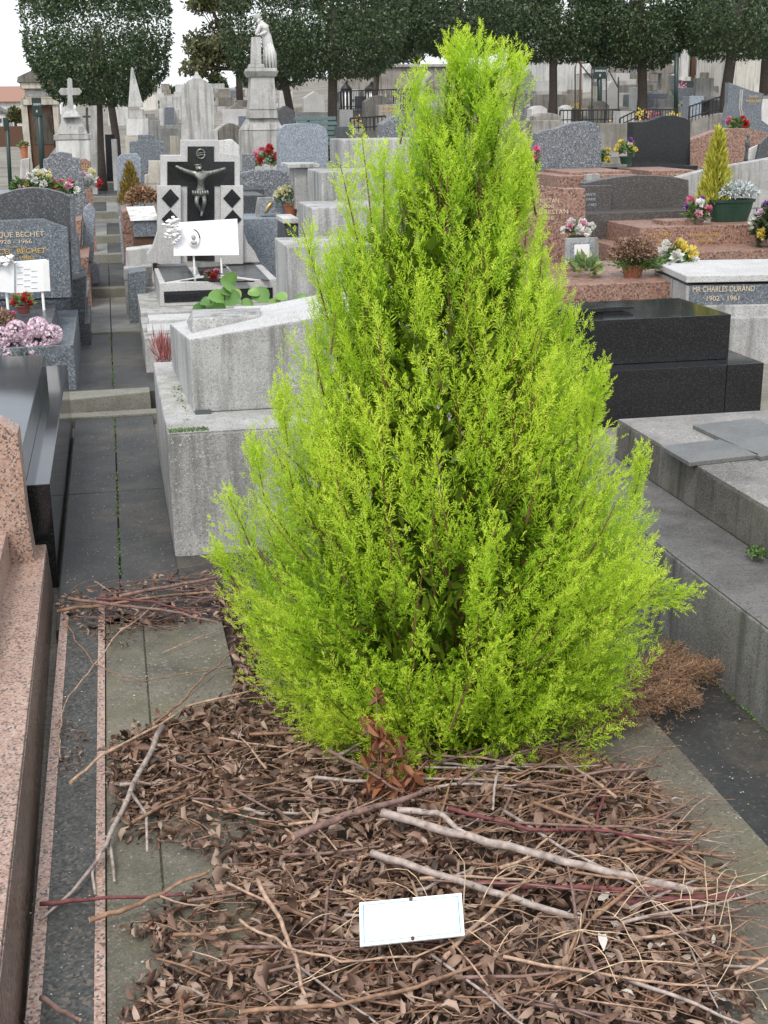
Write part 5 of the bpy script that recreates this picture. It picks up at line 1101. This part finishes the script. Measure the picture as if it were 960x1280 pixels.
# back right pink arch tomb etc
t = stone('pink_tomb', 'broad rust pink granite headstone with arched top behind the golden conifer', 'headstone', [(862, 220), (863, 175), (880, 169), (895, 163), (912, 160.5), (935, 160.5), (950, 164), (985, 172), (985, 220)], 14.8, .2, 'pink_granite_far')
stone('low_wall', 'grey wedge shaped concrete side wall with pale top at the right edge', 'wall', [(842, 260), (842, 224), (880, 213), (975, 196), (975, 260)], 11.9, .15, 'concrete')
t = thing('small_statue', 'little dark grey statuette standing on the broad pink tomb at right', 'statue', P3(933, 204, 13.8)); p = PY(933, 204, 13.8); MB().lathe(p.x, 13.8, [(.03, p.z), (.032, p.z+.05), (.024, p.z+.1), (.02, p.z+.14), (.03, p.z+.19), (.026, p.z+.24), (.010, p.z+.26), (.018, p.z+.29), (.012, p.z+.32)], 10).build('figure', 'dark_grey_granite', t, smooth=True)
stone('grave_stone', 'dark grey slanting plaque stone at the right edge beside the statuette', 'plaque', [(945, 203), (950, 180), (960, 170), (975, 168), (975, 203)], 13.3, .05, 'dark_grey_granite')
stone('grave_stone', 'tilted white plaque between statuette and slanting dark stone', 'plaque', [(936, 200), (937, 186), (948, 181), (946, 200)], 13.5, .03, 'white_stone', down=PY(940, 203, 13.5).z-.02)
y = 18; t = stone('headstone', 'grey green marble headstone with swooping edge and gold family name at far right', 'headstone', [(905, 175), (906, 150), (910, 130), (911, 103), (925, 108), (940, 113.5), (955, 117), (951.5, 135), (952, 150), (960, 156), (972, 158), (972, 175)], y, .12, 'blue_granite')
text('inscription', 'Famille', 936, 122, 3.2, y, 'gold', t, 11); text('inscription', 'MASSILLARD', 932, 128, 3.2, y, 'gold', t, 19)
m = MB(); 
for px in (925.5, 928): m.tube([P3(px, 112, y-.006), P3(px-1.5, 135, y-.006), P3(px+2, 152, y-.006), P3(px+10, 160, y-.006)], .012, 5)
m.build('carved_stem', 'concrete', t)
bouquet('red and green flower arrangement at the foot of the marble headstone', 'flowers', P3(922, 163, 16.5), .14, ['red', 'rose', 'red', 'red'], None, nleaf=200, lsize=.07, bloomr=.06, sq=.7)
stone('low_wall', 'pale jointed stone retaining wall with iron rail behind the black headstone', 'wall', [(862, 175), (862, 149), (905, 141), (905, 175)], 19.5, .2, 'wall_stone')
stone('low_wall', 'weathered stone parapet behind the speckled and black headstones', 'wall', [(640, 200), (640, 152), (700, 150), (700, 155), (790, 154), (790, 185)], 17.0, .25, 'wall_stone')
# ================================================================== TREES
def clipped_tree(label, px, trunk_base_py, y, xl, xr, ytop, ybot, tr=.09, n=11000, lean=0, leaf=.055, group=None, base_w=1.0, mat='tree_leaf', dens=1.0):
    """a holm oak clipped to a drum: leaves through the shell, limbs inside"""
    b = PY(px, trunk_base_py, y); g = min(terr(b.x, y), b.z)-.05
    zb, zt = PY((xl+xr)/2, ybot, y).z, PY((xl+xr)/2, ytop, y).z
    c0, c1 = PY(xl, (ybot+max(ytop, 0))/2, y).x, PY(xr, (ybot+max(ytop, 0))/2, y).x
    cx, rx = (c0+c1)/2, (c1-c0)/2; h = zt-zb; yc = y
    t = thing('clipped_tree', label, 'tree', (b.x, y, g), group)
    m = MB(); m.tube([(b.x, y, g), (b.x+.01+lean, y, (g+zb)/2), (b.x*.6+cx*.4+lean, y, zb+.1*h), (cx, y, zb+.5*h)], [tr, tr*.82, tr*.75, tr*.4], 9).build('trunk', 'bark', t, smooth=True)
    m = MB()
    for i in range(9):
        a = 2.4*i; m.tube([(cx*.4+b.x*.6, y, zb-.0*h+.05), (cx+rx*.35*math.cos(a), y+rx*.35*math.sin(a), zb+h*.2), (cx+rx*.75*math.cos(a+.2), y+rx*.75*math.sin(a+.2), zb+h*(.3+.05*(i % 4)))], [tr*.45, tr*.3, tr*.1], 5)
    m.build('limbs', 'bark', t)
    V = []
    for shell, k in ((1.0, .62), (.86, .25), (.6, .13)):
        nn_ = int(n*k*dens*1.7); u = rng.uniform(-1, 1, nn_*2); th = rng.uniform(0, 2*PI, nn_*2)
        # superellipsoid drum
        ph = np.arcsin(u); e = .55
        cr = np.cos(ph)**e; sz = np.sign(np.sin(ph))*np.abs(np.sin(ph))**.7
        X = cr*np.cos(th); Y_ = cr*np.sin(th)
        nz = np.array([noise.noise(Vector((a*2.3+cx, b_*2.3, c_*2.3))) for a, b_, c_ in zip(X, Y_, sz)]); nf = np.array([noise.noise(Vector((a*7+cx, b_*7, c_*7))) for a, b_, c_ in zip(X, Y_, sz)])
        keep = (nf > -.55)[:]; R = shell*(1+.05*nz+.06*nf)+rng.normal(0, .02, len(nz))
        P = np.stack([cx+X*rx*R*(1-.10*(sz < 0)*np.abs(sz)), yc+Y_*rx*R, (zb+zt)/2+sz*h/2*R], 1)
        nrm = np.stack([X, Y_, sz], 1)
        P, nrm = P[keep][:nn_], nrm[keep][:nn_]
        d = rng.normal(size=P.shape)*.8+nrm*.5+[0, 0, -.15]
        V.append(blades(P, d, rng.uniform(.7, 1.3, len(P))*leaf, rng.uniform(.42, .6, len(P))*leaf, .12))
    quads('crown', np.concatenate(V), mat, t)
    return t
G_ = 'clipped holm oaks along the cemetery avenue'
clipped_tree('dense clipped evergreen with drum shaped crown above the pale stone cross at left', 125, 224, 22, 32, 212, -70, 128, .115, 19000, leaf=.06)
clipped_tree('slender trunked clipped tree just right of and behind the left drum crowned tree', 146, 196, 26, 60, 190, -60, 126, .09, 6000, leaf=.07)
clipped_tree('clipped evergreen with wide crown behind the statue, trunk beside the green bench', 415, 150, 24, 330, 507, -75, 96, .11, 17000, leaf=.065)
clipped_tree('clipped evergreen with dark thin trunk directly behind the statue pedestal', 364, 150, 27, 278, 400, -75, 108, .10, 10000, leaf=.07)
clipped_tree('clipped evergreen with slim trunk right of the cypress tip', 690, 158, 25, 628, 752, -80, 76, .10, 14000, leaf=.065)
clipped_tree('clipped evergreen with trunk behind the black headstone', 801, 160, 25, 740, 858, -80, 82, .12, 14000, leaf=.065)
clipped_tree('clipped evergreen with trunk left of the tall cream wall at right', 905, 150, 24, 848, 1000, -80, 72, .13, 14000, leaf=.065)
clipped_tree('thick trunked clipped evergreen cut by the right edge behind the marble headstone', 951, 150, 28, 880, 1060, -80, 76, .2, 9000, leaf=.08)
clipped_tree('clipped evergreen standing farther back behind the cypress tip', 560, 140, 30, 505, 650, -80, 68, .1, 12000, leaf=.08)
clipped_tree('thin trunked clipped evergreen behind the railing, left of the cypress', 469, 130, 31, 440, 520, -80, 78, .09, 6000, leaf=.08)
def loose_tree(label, px, pyb, y, xl, xr, ytop, ybot, n, leaf, mat, seed, tr=.12, cat='tree', name='tree', trunk=True):
    r_ = np.random.default_rng(seed); b = PY(px, pyb, y); g = min(terr(b.x, y), b.z)-.1
    cx0, cx1 = PY(xl, ybot, y).x, PY(xr, ybot, y).x; zb, zt = PY(px, ybot, y).z, PY(px, ytop, y).z
    t = thing(name, label, cat, (b.x, y, g)); m = MB(); V = []
    if trunk: MB().tube([(b.x, y, g), (b.x, y, zb), ((b.x+cx0+cx1)/3, y, zb+(zt-zb)*.7)], [tr, tr*.8, tr*.3], 8).build('trunk', 'bark', t, smooth=True)
    K = 34; rr = min(cx1-cx0, zt-zb)
    for i in range(K):
        c = np.array([r_.uniform(cx0, cx1), y+r_.uniform(-1, 1)*(cx1-cx0)*.3, zb+(zt-zb)*r_.uniform(0, 1)]); c[0] = b.x+(c[0]-b.x)*(1-.25*((c[2]-zb)/(zt-zb)))
        if trunk: m.tube([(b.x, y, zb+(c[2]-zb)*.3), ((b.x+c[0])/2, (y+c[1])/2, (zb+c[2])/2), c], [tr*.3, tr*.2, .01], 4)
        k = n//K; q = r_.normal(size=(k, 3)); q /= np.linalg.norm(q, axis=1, keepdims=True); q *= r_.uniform(.2, 1, (k, 1))**.5
        P = c+q*rr*np.array([.2, .2, .12])*r_.uniform(.6, 1.1); V.append(blades(P, r_.normal(size=P.shape)+[0, 0, -.2], r_.uniform(.7, 1.3, k)*leaf, r_.uniform(.4, .6, k)*leaf, .1))
    if trunk: m.build('limbs', 'bark', t)
    quads('crown' if trunk else 'foliage', np.concatenate(V), mat, t); return t
loose_tree('loose brownish green oak with airy crown behind the round topped stele', 300, 130, 42, 238, 330, -20, 88, 7000, .16, 'oak_leaf', 3)
loose_tree('dark rounded evergreen far back between the cypress tip and the statue tree', 522, 110, 48, 480, 580, -40, 70, 9000, .2, 'hedge_leaf', 4)
loose_tree('tall ivy green hedge mass behind the division sign', 760, 140, 44, 715, 810, 40, 112, 9000, .16, 'hedge_leaf', 5, trunk=False, cat='hedge', name='hedge')
loose_tree('dark green bush between the cypress and the white mausoleum', 655, 130, 42, 635, 675, 78, 112, 3500, .14, 'hedge_leaf', 6, trunk=False, cat='bush', name='bush')
loose_tree('dark evergreen shrub behind the stone urn at right', 885, 130, 40, 862, 905, 40, 105, 4000, .15, 'hedge_leaf', 7, trunk=False, cat='bush', name='bush')
for i, (lb, px, xl, xr) in enumerate((('tall dark woodland tree beyond the avenue, left of the cypress tip', 450, 400, 520), ('tall dark woodland tree beyond the avenue, right of the cypress tip', 640, 570, 710), ('tall dark woodland tree beyond the avenue above the division sign', 770, 700, 840), ('tall dark woodland tree beyond the avenue at the far right', 910, 840, 990))):
    loose_tree(lb, px, 100, 55, xl, xr, -60, 62, 8000, .26, 'hedge_leaf', 20+i, tr=.25)
# ================================================================== BACKGROUND BUILDINGS, WALLS AND MONUMENTS
def bldg(label, l, tt, r, b_, y, dep, mat, cat='building', name='building', roof=None, wins=(), down=None):
    p, q = PY(l, b_, y), PY(r, b_, y); z1 = PY((l+r)/2, tt, y).z; z0 = min(terr((p.x+q.x)/2, y), PY((l+r)/2, b_, y).z)-.1
    t = thing(name, label, cat, ((p.x+q.x)/2, y, z0)); MB().box(p.x, q.x, y, y+dep, z0, z1).build('wall', mat, t, .01)
    if roof:
        k, hgt, mt = roof; ov = .03*(q.x-p.x)
        if k == 'gable': MB().prism([(p.x-ov, z1+.003), (q.x+ov, z1+.003), ((p.x+q.x)/2, z1+hgt)], y-.1, y+dep+.1).build('roof', mt, t)
        if k == 'flat': MB().box(p.x-ov, q.x+ov, y-.08, y+dep+.08, z1+.002, z1+hgt).build('cornice', mt, t, .01)
        if k == 'shed': MB().hexa([(p.x-ov, y-.2, z1+.003), (q.x+ov, y-.2, z1+.003), (q.x+ov, y+dep+.1, z1+.003), (p.x-ov, y+dep+.1, z1+.003)], [(p.x-ov, y-.2, z1+.06), (q.x+ov, y-.2, z1+.06), (q.x+ov, y+dep+.1, z1+hgt), (p.x-ov, y+dep+.1, z1+hgt)]).build('roof', mt, t)
    for wn in wins: pbox('window', wn[0], wn[1], wn[2], wn[3], y-.03, .025, 'glass_dark', t, 0)
    return t
bldg('white house with red brown roof at the far end of the road', -60, 128, 29, 160, 95, 8, 'white_stone', roof=('shed', 1.2, 'roof_tile'), wins=((2, 138, 5, 145), (14, 138, 17, 146)))
bldg('lower white house with grey roof left of the red roofed one', -60, 142, 8, 162, 80, 6, 'white_stone', roof=('gable', .9, 'concrete_old'), wins=((-2, 148, 2, 153),))
loose_tree('small pale green tree in front of the far white house', 20, 160, 75, 12, 27, 136, 150, 1500, .25, 'oak_leaf', 31, tr=.1)
bldg('dark brown low wall with white tombs beyond the road', -40, 158, 28, 168, 62, .4, 'rusty', cat='wall', name='low_wall')
bldg('cream rendered building wall right of the clipped tree at left', 180, 114, 201, 190, 46, 6, 'render_cream', roof=('flat', .15, 'cream_stone'))
bldg('long low pale house with tiled roof on the far hillside', 203, 128, 232, 150, 80, 5, 'white_stone', roof=('shed', .5, 'concrete_old'), wins=((212, 133, 215, 138),))
loose_tree('far hillside trees behind the round topped stele', 222, 140, 88, 200, 236, 112, 126, 2500, .4, 'hedge_leaf', 32, tr=.2)
bldg('small house with white framed window behind the statue pedestal', 284, 130, 306, 155, 60, 4, 'wall_stone', roof=('gable', .5, 'concrete_old'))
pw = bldg('long pale garden wall behind the statue on the hillside', 268, 124, 345, 150, 70, .5, 'cream_stone', cat='wall', name='garden_wall', roof=('flat', .12, 'white_stone'))
loose_tree('thin dark cypress like trees on the far hillside left of the statue', 272, 130, 75, 262, 284, 96, 122, 2200, .25, 'hedge_leaf', 33, tr=.12)
bldg('high rendered cemetery wall behind the iron railing', 425, 84, 560, 150, 38, .4, 'wall_stone', cat='wall', name='cemetery_wall', roof=('flat', .08, 'concrete'))
t = thing('buttress', 'curved stone buttress arch on the cemetery wall next to the cypress', 'buttress', P3(532, 140, 37.6)); m = MB(); m.tube([P3(528, 140, 37.7), P3(528, 112, 37.7), P3(531, 100, 37.7), P3(538, 92, 37.7)], .11, 8).build('arch', 'concrete', t, smooth=True)
bldg('white tall mausoleum box behind the slim tree trunk', 681, 72, 726, 128, 34, 2.5, 'white_stone', cat='mausoleum', name='mausoleum', roof=('flat', .06, 'white_stone'))
bldg('narrow white monument with rounded upper part left of the division sign', 728, 92, 740, 125, 33, .6, 'white_stone', cat='monument', name='monument', roof=('gable', .25, 'white_stone'))
bldg('tall cream wall panel at far right behind the marble headstone', 907, 68, 947, 140, 27, 1.6, 'render_cream', cat='mausoleum', name='mausoleum', roof=('flat', .06, 'render_cream'))
t = thing('chapel_tower', 'tall grey stone chapel front with narrow pilasters beside the big stone cross', 'mausoleum', P3(858, 130, 32))
pbox('wall', 838, 40, 862, 135, 32.2, 2.2, 'wall_stone', t); pbox('pilaster', 842, 58, 849, 130, 32, .15, 'white_stone', t); pbox('pilaster', 851, 52, 861, 100, 32, .18, 'white_stone', t); pbox('pilaster_base', 850, 96, 863, 130, 31.9, .28, 'white_stone', t); pbox('doorway', 863.5, 66, 869, 118, 32.3, 1.8, 'rusty', t)
y = 28; t = thing('stone_cross', 'big weathered stone cross on a mound of rock among the far graves at right', 'monument', P3(827, 140, y))
slab('cross', [(822, 124), (827, 112), (827.5, 92), (818, 92), (818, 81), (825, 81), (828, 76), (828, 66), (837, 66), (837, 76), (840, 81), (846, 81), (846, 92), (838, 92), (838, 112), (844, 124)], y, .22, 'wall_stone', t, .02)
m = MB(); p = PY(828, 130, y); m.lathe(p.x, y+.15, [(.5, p.z-.5), (.42, p.z), (.3, p.z+.14), (.12, p.z+.26)], 12).build('rock_mound', 'concrete_old', t)
y = 30; t = thing('urn_monument', 'stone urn finial on a square pedestal in front of the dark shrub at right', 'monument', P3(892, 115, y)); p = PY(892, 97, y)
m = MB(); m.lathe(p.x, y+.2, [(.16, p.z), (.07, p.z+.06), (.05, p.z+.25), (.08, p.z+.3), (.05, p.z+.45), (.02, p.z+.5)], 10).build('urn', 'weathered_white', t, smooth=True); pbox('cap', 880, 96, 900, 102, y, .45, 'weathered_white', t); pbox('pedestal', 882, 102.3, 899, 130, y+.04, .38, 'wall_stone', t)
# iron work
def rail(label, pts, y0, y1, h_px, n, group=None, r=.008):
    (a, b_), (c_, d_) = pts; p, q = PY(a, b_, y0), PY(c_, d_, y1); hz = h_px/1600*y0
    t = thing('iron_railing', label, 'railing', tuple(p-Vector((0, 0, hz)))); m = MB(); m.tube([p, q], r*1.6, 5); m.tube([p-Vector((0, 0, hz*.82)), q-Vector((0, 0, hz*.82))], r*1.3, 5); m.build('top_rail', 'iron', t)
    m = MB()
    for i in range(n+1):
        s_ = p.lerp(q, i/n); m.tube([s_, s_-Vector((0, 0, hz*1.15))], r*(1.8 if i % 6 == 0 else .8), 4)
    m.build('bars', 'iron', t); return t
rail('black iron railing in front of the high rendered wall', ((426, 114), (522, 111)), 30, 30, 22, 44)
rail('short return of black iron railing at its left end', ((426, 114), (421, 117)), 30, 28.5, 22, 5)
rail('small black iron grave railing right of the green bench', ((438, 148), (482, 145)), 18, 18, 14, 9)
rail('low black iron grave railing with scrollwork behind the black headstone', ((862, 133), (900, 121)), 19.5, 19.5, 17, 9)
rail('slanting black iron handrail left of the big cross', ((775, 148), (794, 139)), 20, 20, 10, 4)
rail('thin iron railing behind the speckled headstone, low among far tombs', ((700, 138), (775, 137)), 22, 22, 14, 16)
rail('dark iron railing between the big cross and the grey pole', ((806, 137), (845, 137)), 22, 22, 14, 12)
def trellis(label, px0, px1, tt, b_, y):
    t = thing('iron_trellis', label, 'trellis', P3((px0+px1)/2, b_, y)); m = MB()
    for px in (px0, px1): m.tube([P3(px, b_, y), P3(px, tt+8, y)], .013, 5)
    m.tube([P3(px0, tt+8, y), P3(px0+3, tt, y), P3(px1, tt+22, y)], .012, 5); m.build('frame', 'iron', t)
trellis('rusty iron frame of poles with slanting brace left of the division sign', 719, 740, 76, 150, 23); trellis('dark iron frame of poles with slanting brace right of the division sign', 758, 773, 88, 150, 23)
post('thin rusty pole standing left of the slanting iron brace', 726, 76, 725, 152, 23.3, .02, name='pole', cat='pole', mat='rusty')
for lb, px, w_ in (('black capped glass lantern shrine on the wall railing, left one', 433, 11), ('black capped glass lantern shrine on the wall railing, right one', 465, 14)):
    t = thing('lantern_shrine', lb, 'shrine', P3(px, 130, 31)); p = PY(px, 130, 31.2); z1 = PY(px, 113, 31.2).z; rr = w_/2/1600*31
    MB().lathe(p.x, 31.2, [(rr, p.z-.3), (rr, z1)], 10).build('glass_body', 'white_enamel', t, smooth=True); MB().lathe(p.x, 31.2, [(rr*1.35, z1), (rr*1.2, z1+.06), (rr*.5, z1+.13), (.02, z1+.2)], 10).build('cap', 'iron', t, smooth=True)
    m = MB()
    for i in range(8): a = 2*PI*i/8; m.tube([(p.x+rr*1.05*math.cos(a), 31.2+rr*1.05*math.sin(a), p.z-.3), (p.x+rr*1.05*math.cos(a), 31.2+rr*1.05*math.sin(a), z1)], .015, 4)
    m.build('cage', 'iron', t)
# distinct far stones: (label, px outline box l,t,r,b, y, material, shape)
def far(label, l, tt, r, b_, y, mat, shape='flat', cat='headstone', name='headstone', dep=.3, group=None):
    if shape == 'round': o = [(l, b_), (l, tt+(b_-tt)*.3)]+arc(l, r, tt+(b_-tt)*.3, (b_-tt)*.3)[1:-1]+[(r, tt+(b_-tt)*.3), (r, b_)]
    elif shape == 'gable': o = [(l, b_), (l, tt+(b_-tt)*.3), ((l+r)/2, tt), (r, tt+(b_-tt)*.3), (r, b_)]
    elif shape == 'cross': c = (l+r)/2; w = (r-l)*.13; a = tt+(b_-tt)*.25; o = [(c-w*1.6, b_), (c-w, a+w*2), (l, a+w*2), (l, a), (c-w, a), (c-w, tt), (c+w, tt), (c+w, a), (r, a), (r, a+w*2), (c+w, a+w*2), (c+w*1.6, b_)]
    else: o = [(l, b_), (l, tt), (r, tt), (r, b_)]
    P = pts_y(o, y); x = (P[0][0]+P[-1][0])/2; g = min(terr(x, y), P[0][1])-.06; P[0] = (P[0][0], g); P[-1] = (P[-1][0], g)
    ob = MB().prism(P, y, y+dep).build(name, mat, bev=.008); return tag(ob, label, cat, group)
F = [('grey stone stele in white frame below the far hillside house', 206, 134, 218, 170, 32, 'blue_granite', 'flat'), ('white stone pillar left of the grey framed stele', 200, 136, 205, 176, 32.3, 'white_stone', 'flat'), ('white stone pillar right of the grey framed stele', 219, 136, 224, 176, 32.3, 'white_stone', 'flat'),
     ('wide pale tomb block left of the round topped stele', 198, 160, 228, 186, 27, 'weathered_white', 'flat'), ('squat pale stone post left of the round topped stele', 212, 170, 223, 200, 22, 'cream_stone', 'flat'), ('dark round backed tomb behind the white slanted headstone', 274, 154, 304, 186, 21, 'concrete_old', 'round'),
     ('blue grey slab headstone touching the statue pedestal on its left', 300, 145, 312, 185, 22, 'blue_granite', 'flat'), ('grey gabled tomb house between stele and statue', 284, 128, 308, 160, 36, 'wall_stone', 'gable'), ('white low tomb right of the round topped stele', 268, 158, 284, 178, 26, 'white_stone', 'round'),
     ('dark red low tomb between stele and gabled tomb house', 270, 138, 282, 148, 40, 'rusty', 'flat'), ('white square block between dark red tomb and gabled tomb house', 283, 139, 298, 150, 35, 'white_stone', 'flat'),
     ('dark grey headstone between statue pedestal and thin dark trunk', 345, 132, 369, 155, 22, 'dark_grey_granite', 'gable'), ('white tomb block behind the thin dark trunk', 351, 114, 366, 140, 33, 'white_stone', 'flat'), ('pale grey stepped tomb between the two trunks behind the statue', 380, 114, 406, 142, 33, 'white_granite', 'gable'),
     ('low white headstone between the trunk and the iron railing', 424, 137, 441, 160, 24, 'white_granite', 'flat'), ('long low grey tomb under the wide crowned tree', 355, 140, 424, 152, 29, 'weathered_white', 'flat'),
     ('beige rounded boulder headstone before the wall railing', 456, 119, 492, 146, 26, 'wall_stone', 'round'), ('speckled grey cross shaped headstone left of the cypress', 478, 144, 512, 182, 15, 'speckled_granite', 'gable'), ('low dark tomb right of the green bench', 423, 158, 440, 175, 17, 'dark_grey_granite', 'flat'),
     ('brown rounded stone tomb left of the speckled headstone', 670, 141, 702, 156, 18.5, 'wall_stone', 'round'), ('long grey tomb ledge below the white mausoleum', 668, 118, 722, 145, 28, 'wall_stone', 'flat'), ('white leaning slab by the slim trunk', 665, 132, 684, 146, 24, 'white_stone', 'round'), ('small white open shrine right of the slim trunk', 704, 131, 715, 143, 24, 'white_stone', 'gable'),
     ('white pointed arch headstone right of the division sign', 759, 101, 774, 138, 28, 'white_granite', 'round'), ('grey rounded rock tomb below the division sign', 742, 126, 762, 146, 23, 'concrete_old', 'round'), ('long pale tomb box right of the white arch headstone', 774, 116, 800, 135, 29, 'weathered_white', 'flat'), ('salmon coloured headstone right of the tree trunk', 804, 108, 809, 130, 27, 'pink_granite', 'flat'), ('pale headstone left of the tree trunk behind the black headstone', 793, 109, 798, 130, 27, 'white_stone', 'flat'),
     ('pale box tomb under the green hedge beside the handrail', 775, 139, 793, 156, 21, 'weathered_white', 'flat'), ('white stone box between the big cross and its left arm', 820, 92, 827, 118, 33, 'white_stone', 'flat'), ('pale platform tomb behind the grey pole', 838, 118, 880, 132, 29, 'weathered_white', 'flat'), ('grey blue tomb block behind the low scroll railing', 862, 120, 880, 140, 23, 'blue_light_granite', 'flat'),
     ('white angular tomb beneath the urn monument', 880, 112, 898, 128, 26, 'white_stone', 'gable'), ('dark tomb with white lid in front of the tree trunk at right', 886, 125, 899, 140, 22, 'black_granite', 'flat'), ('bright white headstone cut by the right edge', 953, 124, 975, 158, 20, 'white_stone', 'flat'), ('dark low stone below the statue bench', 300, 236, 330, 246, 12.0, 'dark_grey_granite', 'flat'),
     ('white slab tomb right of the obelisk', 186, 150, 200, 172, 24, 'weathered_white', 'flat'), ('white wall between trunk and obelisk', 135, 134, 160, 165, 38, 'white_stone', 'flat'), ('pale headstone behind the white cross arm', 76, 122, 84, 150, 34, 'white_stone', 'gable'), ('grey cross shaped stone right of the white cross', 103, 134, 114, 175, 24, 'concrete_old', 'cross'), ('tall grey slab left of the clipped tree trunk', 113, 132, 121, 230, 21, 'concrete', 'flat'), ('dark stone bench block between the trunks', 131, 168, 143, 190, 24, 'black_granite', 'flat'), ('white small tomb right of the thin trunk', 139, 174, 146, 190, 22, 'white_stone', 'flat'), ('pale headstone glimpsed beside the cypress tip on its right', 655, 86, 667, 118, 32, 'weathered_white', 'round')]
for f in F: far(*f)
t = stone('flat_tomb', 'flat tomb with yellow lettered panel below the boulder headstone', 'tomb', [(474, 147), (474, 131), (500, 130), (500, 147)], 22, .3, 'wall_stone')
text('inscription', 'FAMILLE', 477, 135.5, 2.6, 22, 'gold', t, 20); text('inscription', 'REGRETS', 477, 140.5, 2.6, 22, 'gold', t, 20)
# crowd of small tombs on the slope; each its own object
r2 = random.Random(11); mats = ['weathered_white', 'wall_stone', 'concrete', 'white_granite', 'cream_stone', 'concrete_old', 'blue_granite', 'dark_grey_granite']
for i in range(110):
    px = r2.uniform(655, 900) if i < 38 else (r2.uniform(270, 480) if i < 60 else r2.uniform(185, 350)); y = r2.uniform(24, 40) if i < 70 else r2.uniform(28, 70); x = PY(px, 140, y).x; z = terr(x, y)
    wd, hh, dd = r2.uniform(.4, .8), r2.uniform(.15, .6), r2.uniform(.3, 1.2)
    m = MB().box(x-wd/2, x+wd/2, y, y+dd, z-.08, z+hh*.5); m.box(x-wd*.4, x+wd*.4, y+dd*.85+.003, y+dd+.003, z+hh*.5-.1, z+hh*1.1) if r2.random() < .6 else None
    mt = r2.choice(mats); mn = dict(weathered_white='off white', wall_stone='brownish stone', concrete='grey concrete', white_granite='pale granite', cream_stone='cream', concrete_old='dark weathered', blue_granite='blue grey', dark_grey_granite='dark granite')[mt]
    tag(m.build('small_tomb', mt, bev=.01), 'small %s tomb in the crowd on the slope %s' % (mn, 'behind the right hand trees' if i < 38 else 'behind the statue' if i < 60 else 'around the rounded stele'), 'tomb', 'small tombs crowded on the far slope')
for i in range(26):
    px = r2.uniform(655, 900) if i < 18 else r2.uniform(340, 470); y = r2.uniform(22, 32); x = PY(px, 140, y).x; z = terr(x, y)
    c = r2.choice(['rose', 'yellow', 'white', 'red', 'pink']); n = 40
    v = rng.normal(size=(n, 3)); b = np.array([x, y, z+.12])+v*[.05, .05, .04]
    tag(quads('flower_bunch', blades(b, v, np.full(n, .06), np.full(n, .045)), 'petal_'+c if i % 3 else 'small_green', loc=(x, y, z)), 'tiny bunch of %s among the tombs on the far slope' % ((c+' flowers') if i % 3 else 'greenery'), 'flowers', 'flower bunches on the far slope')
print('objects', len(bpy.data.objects))
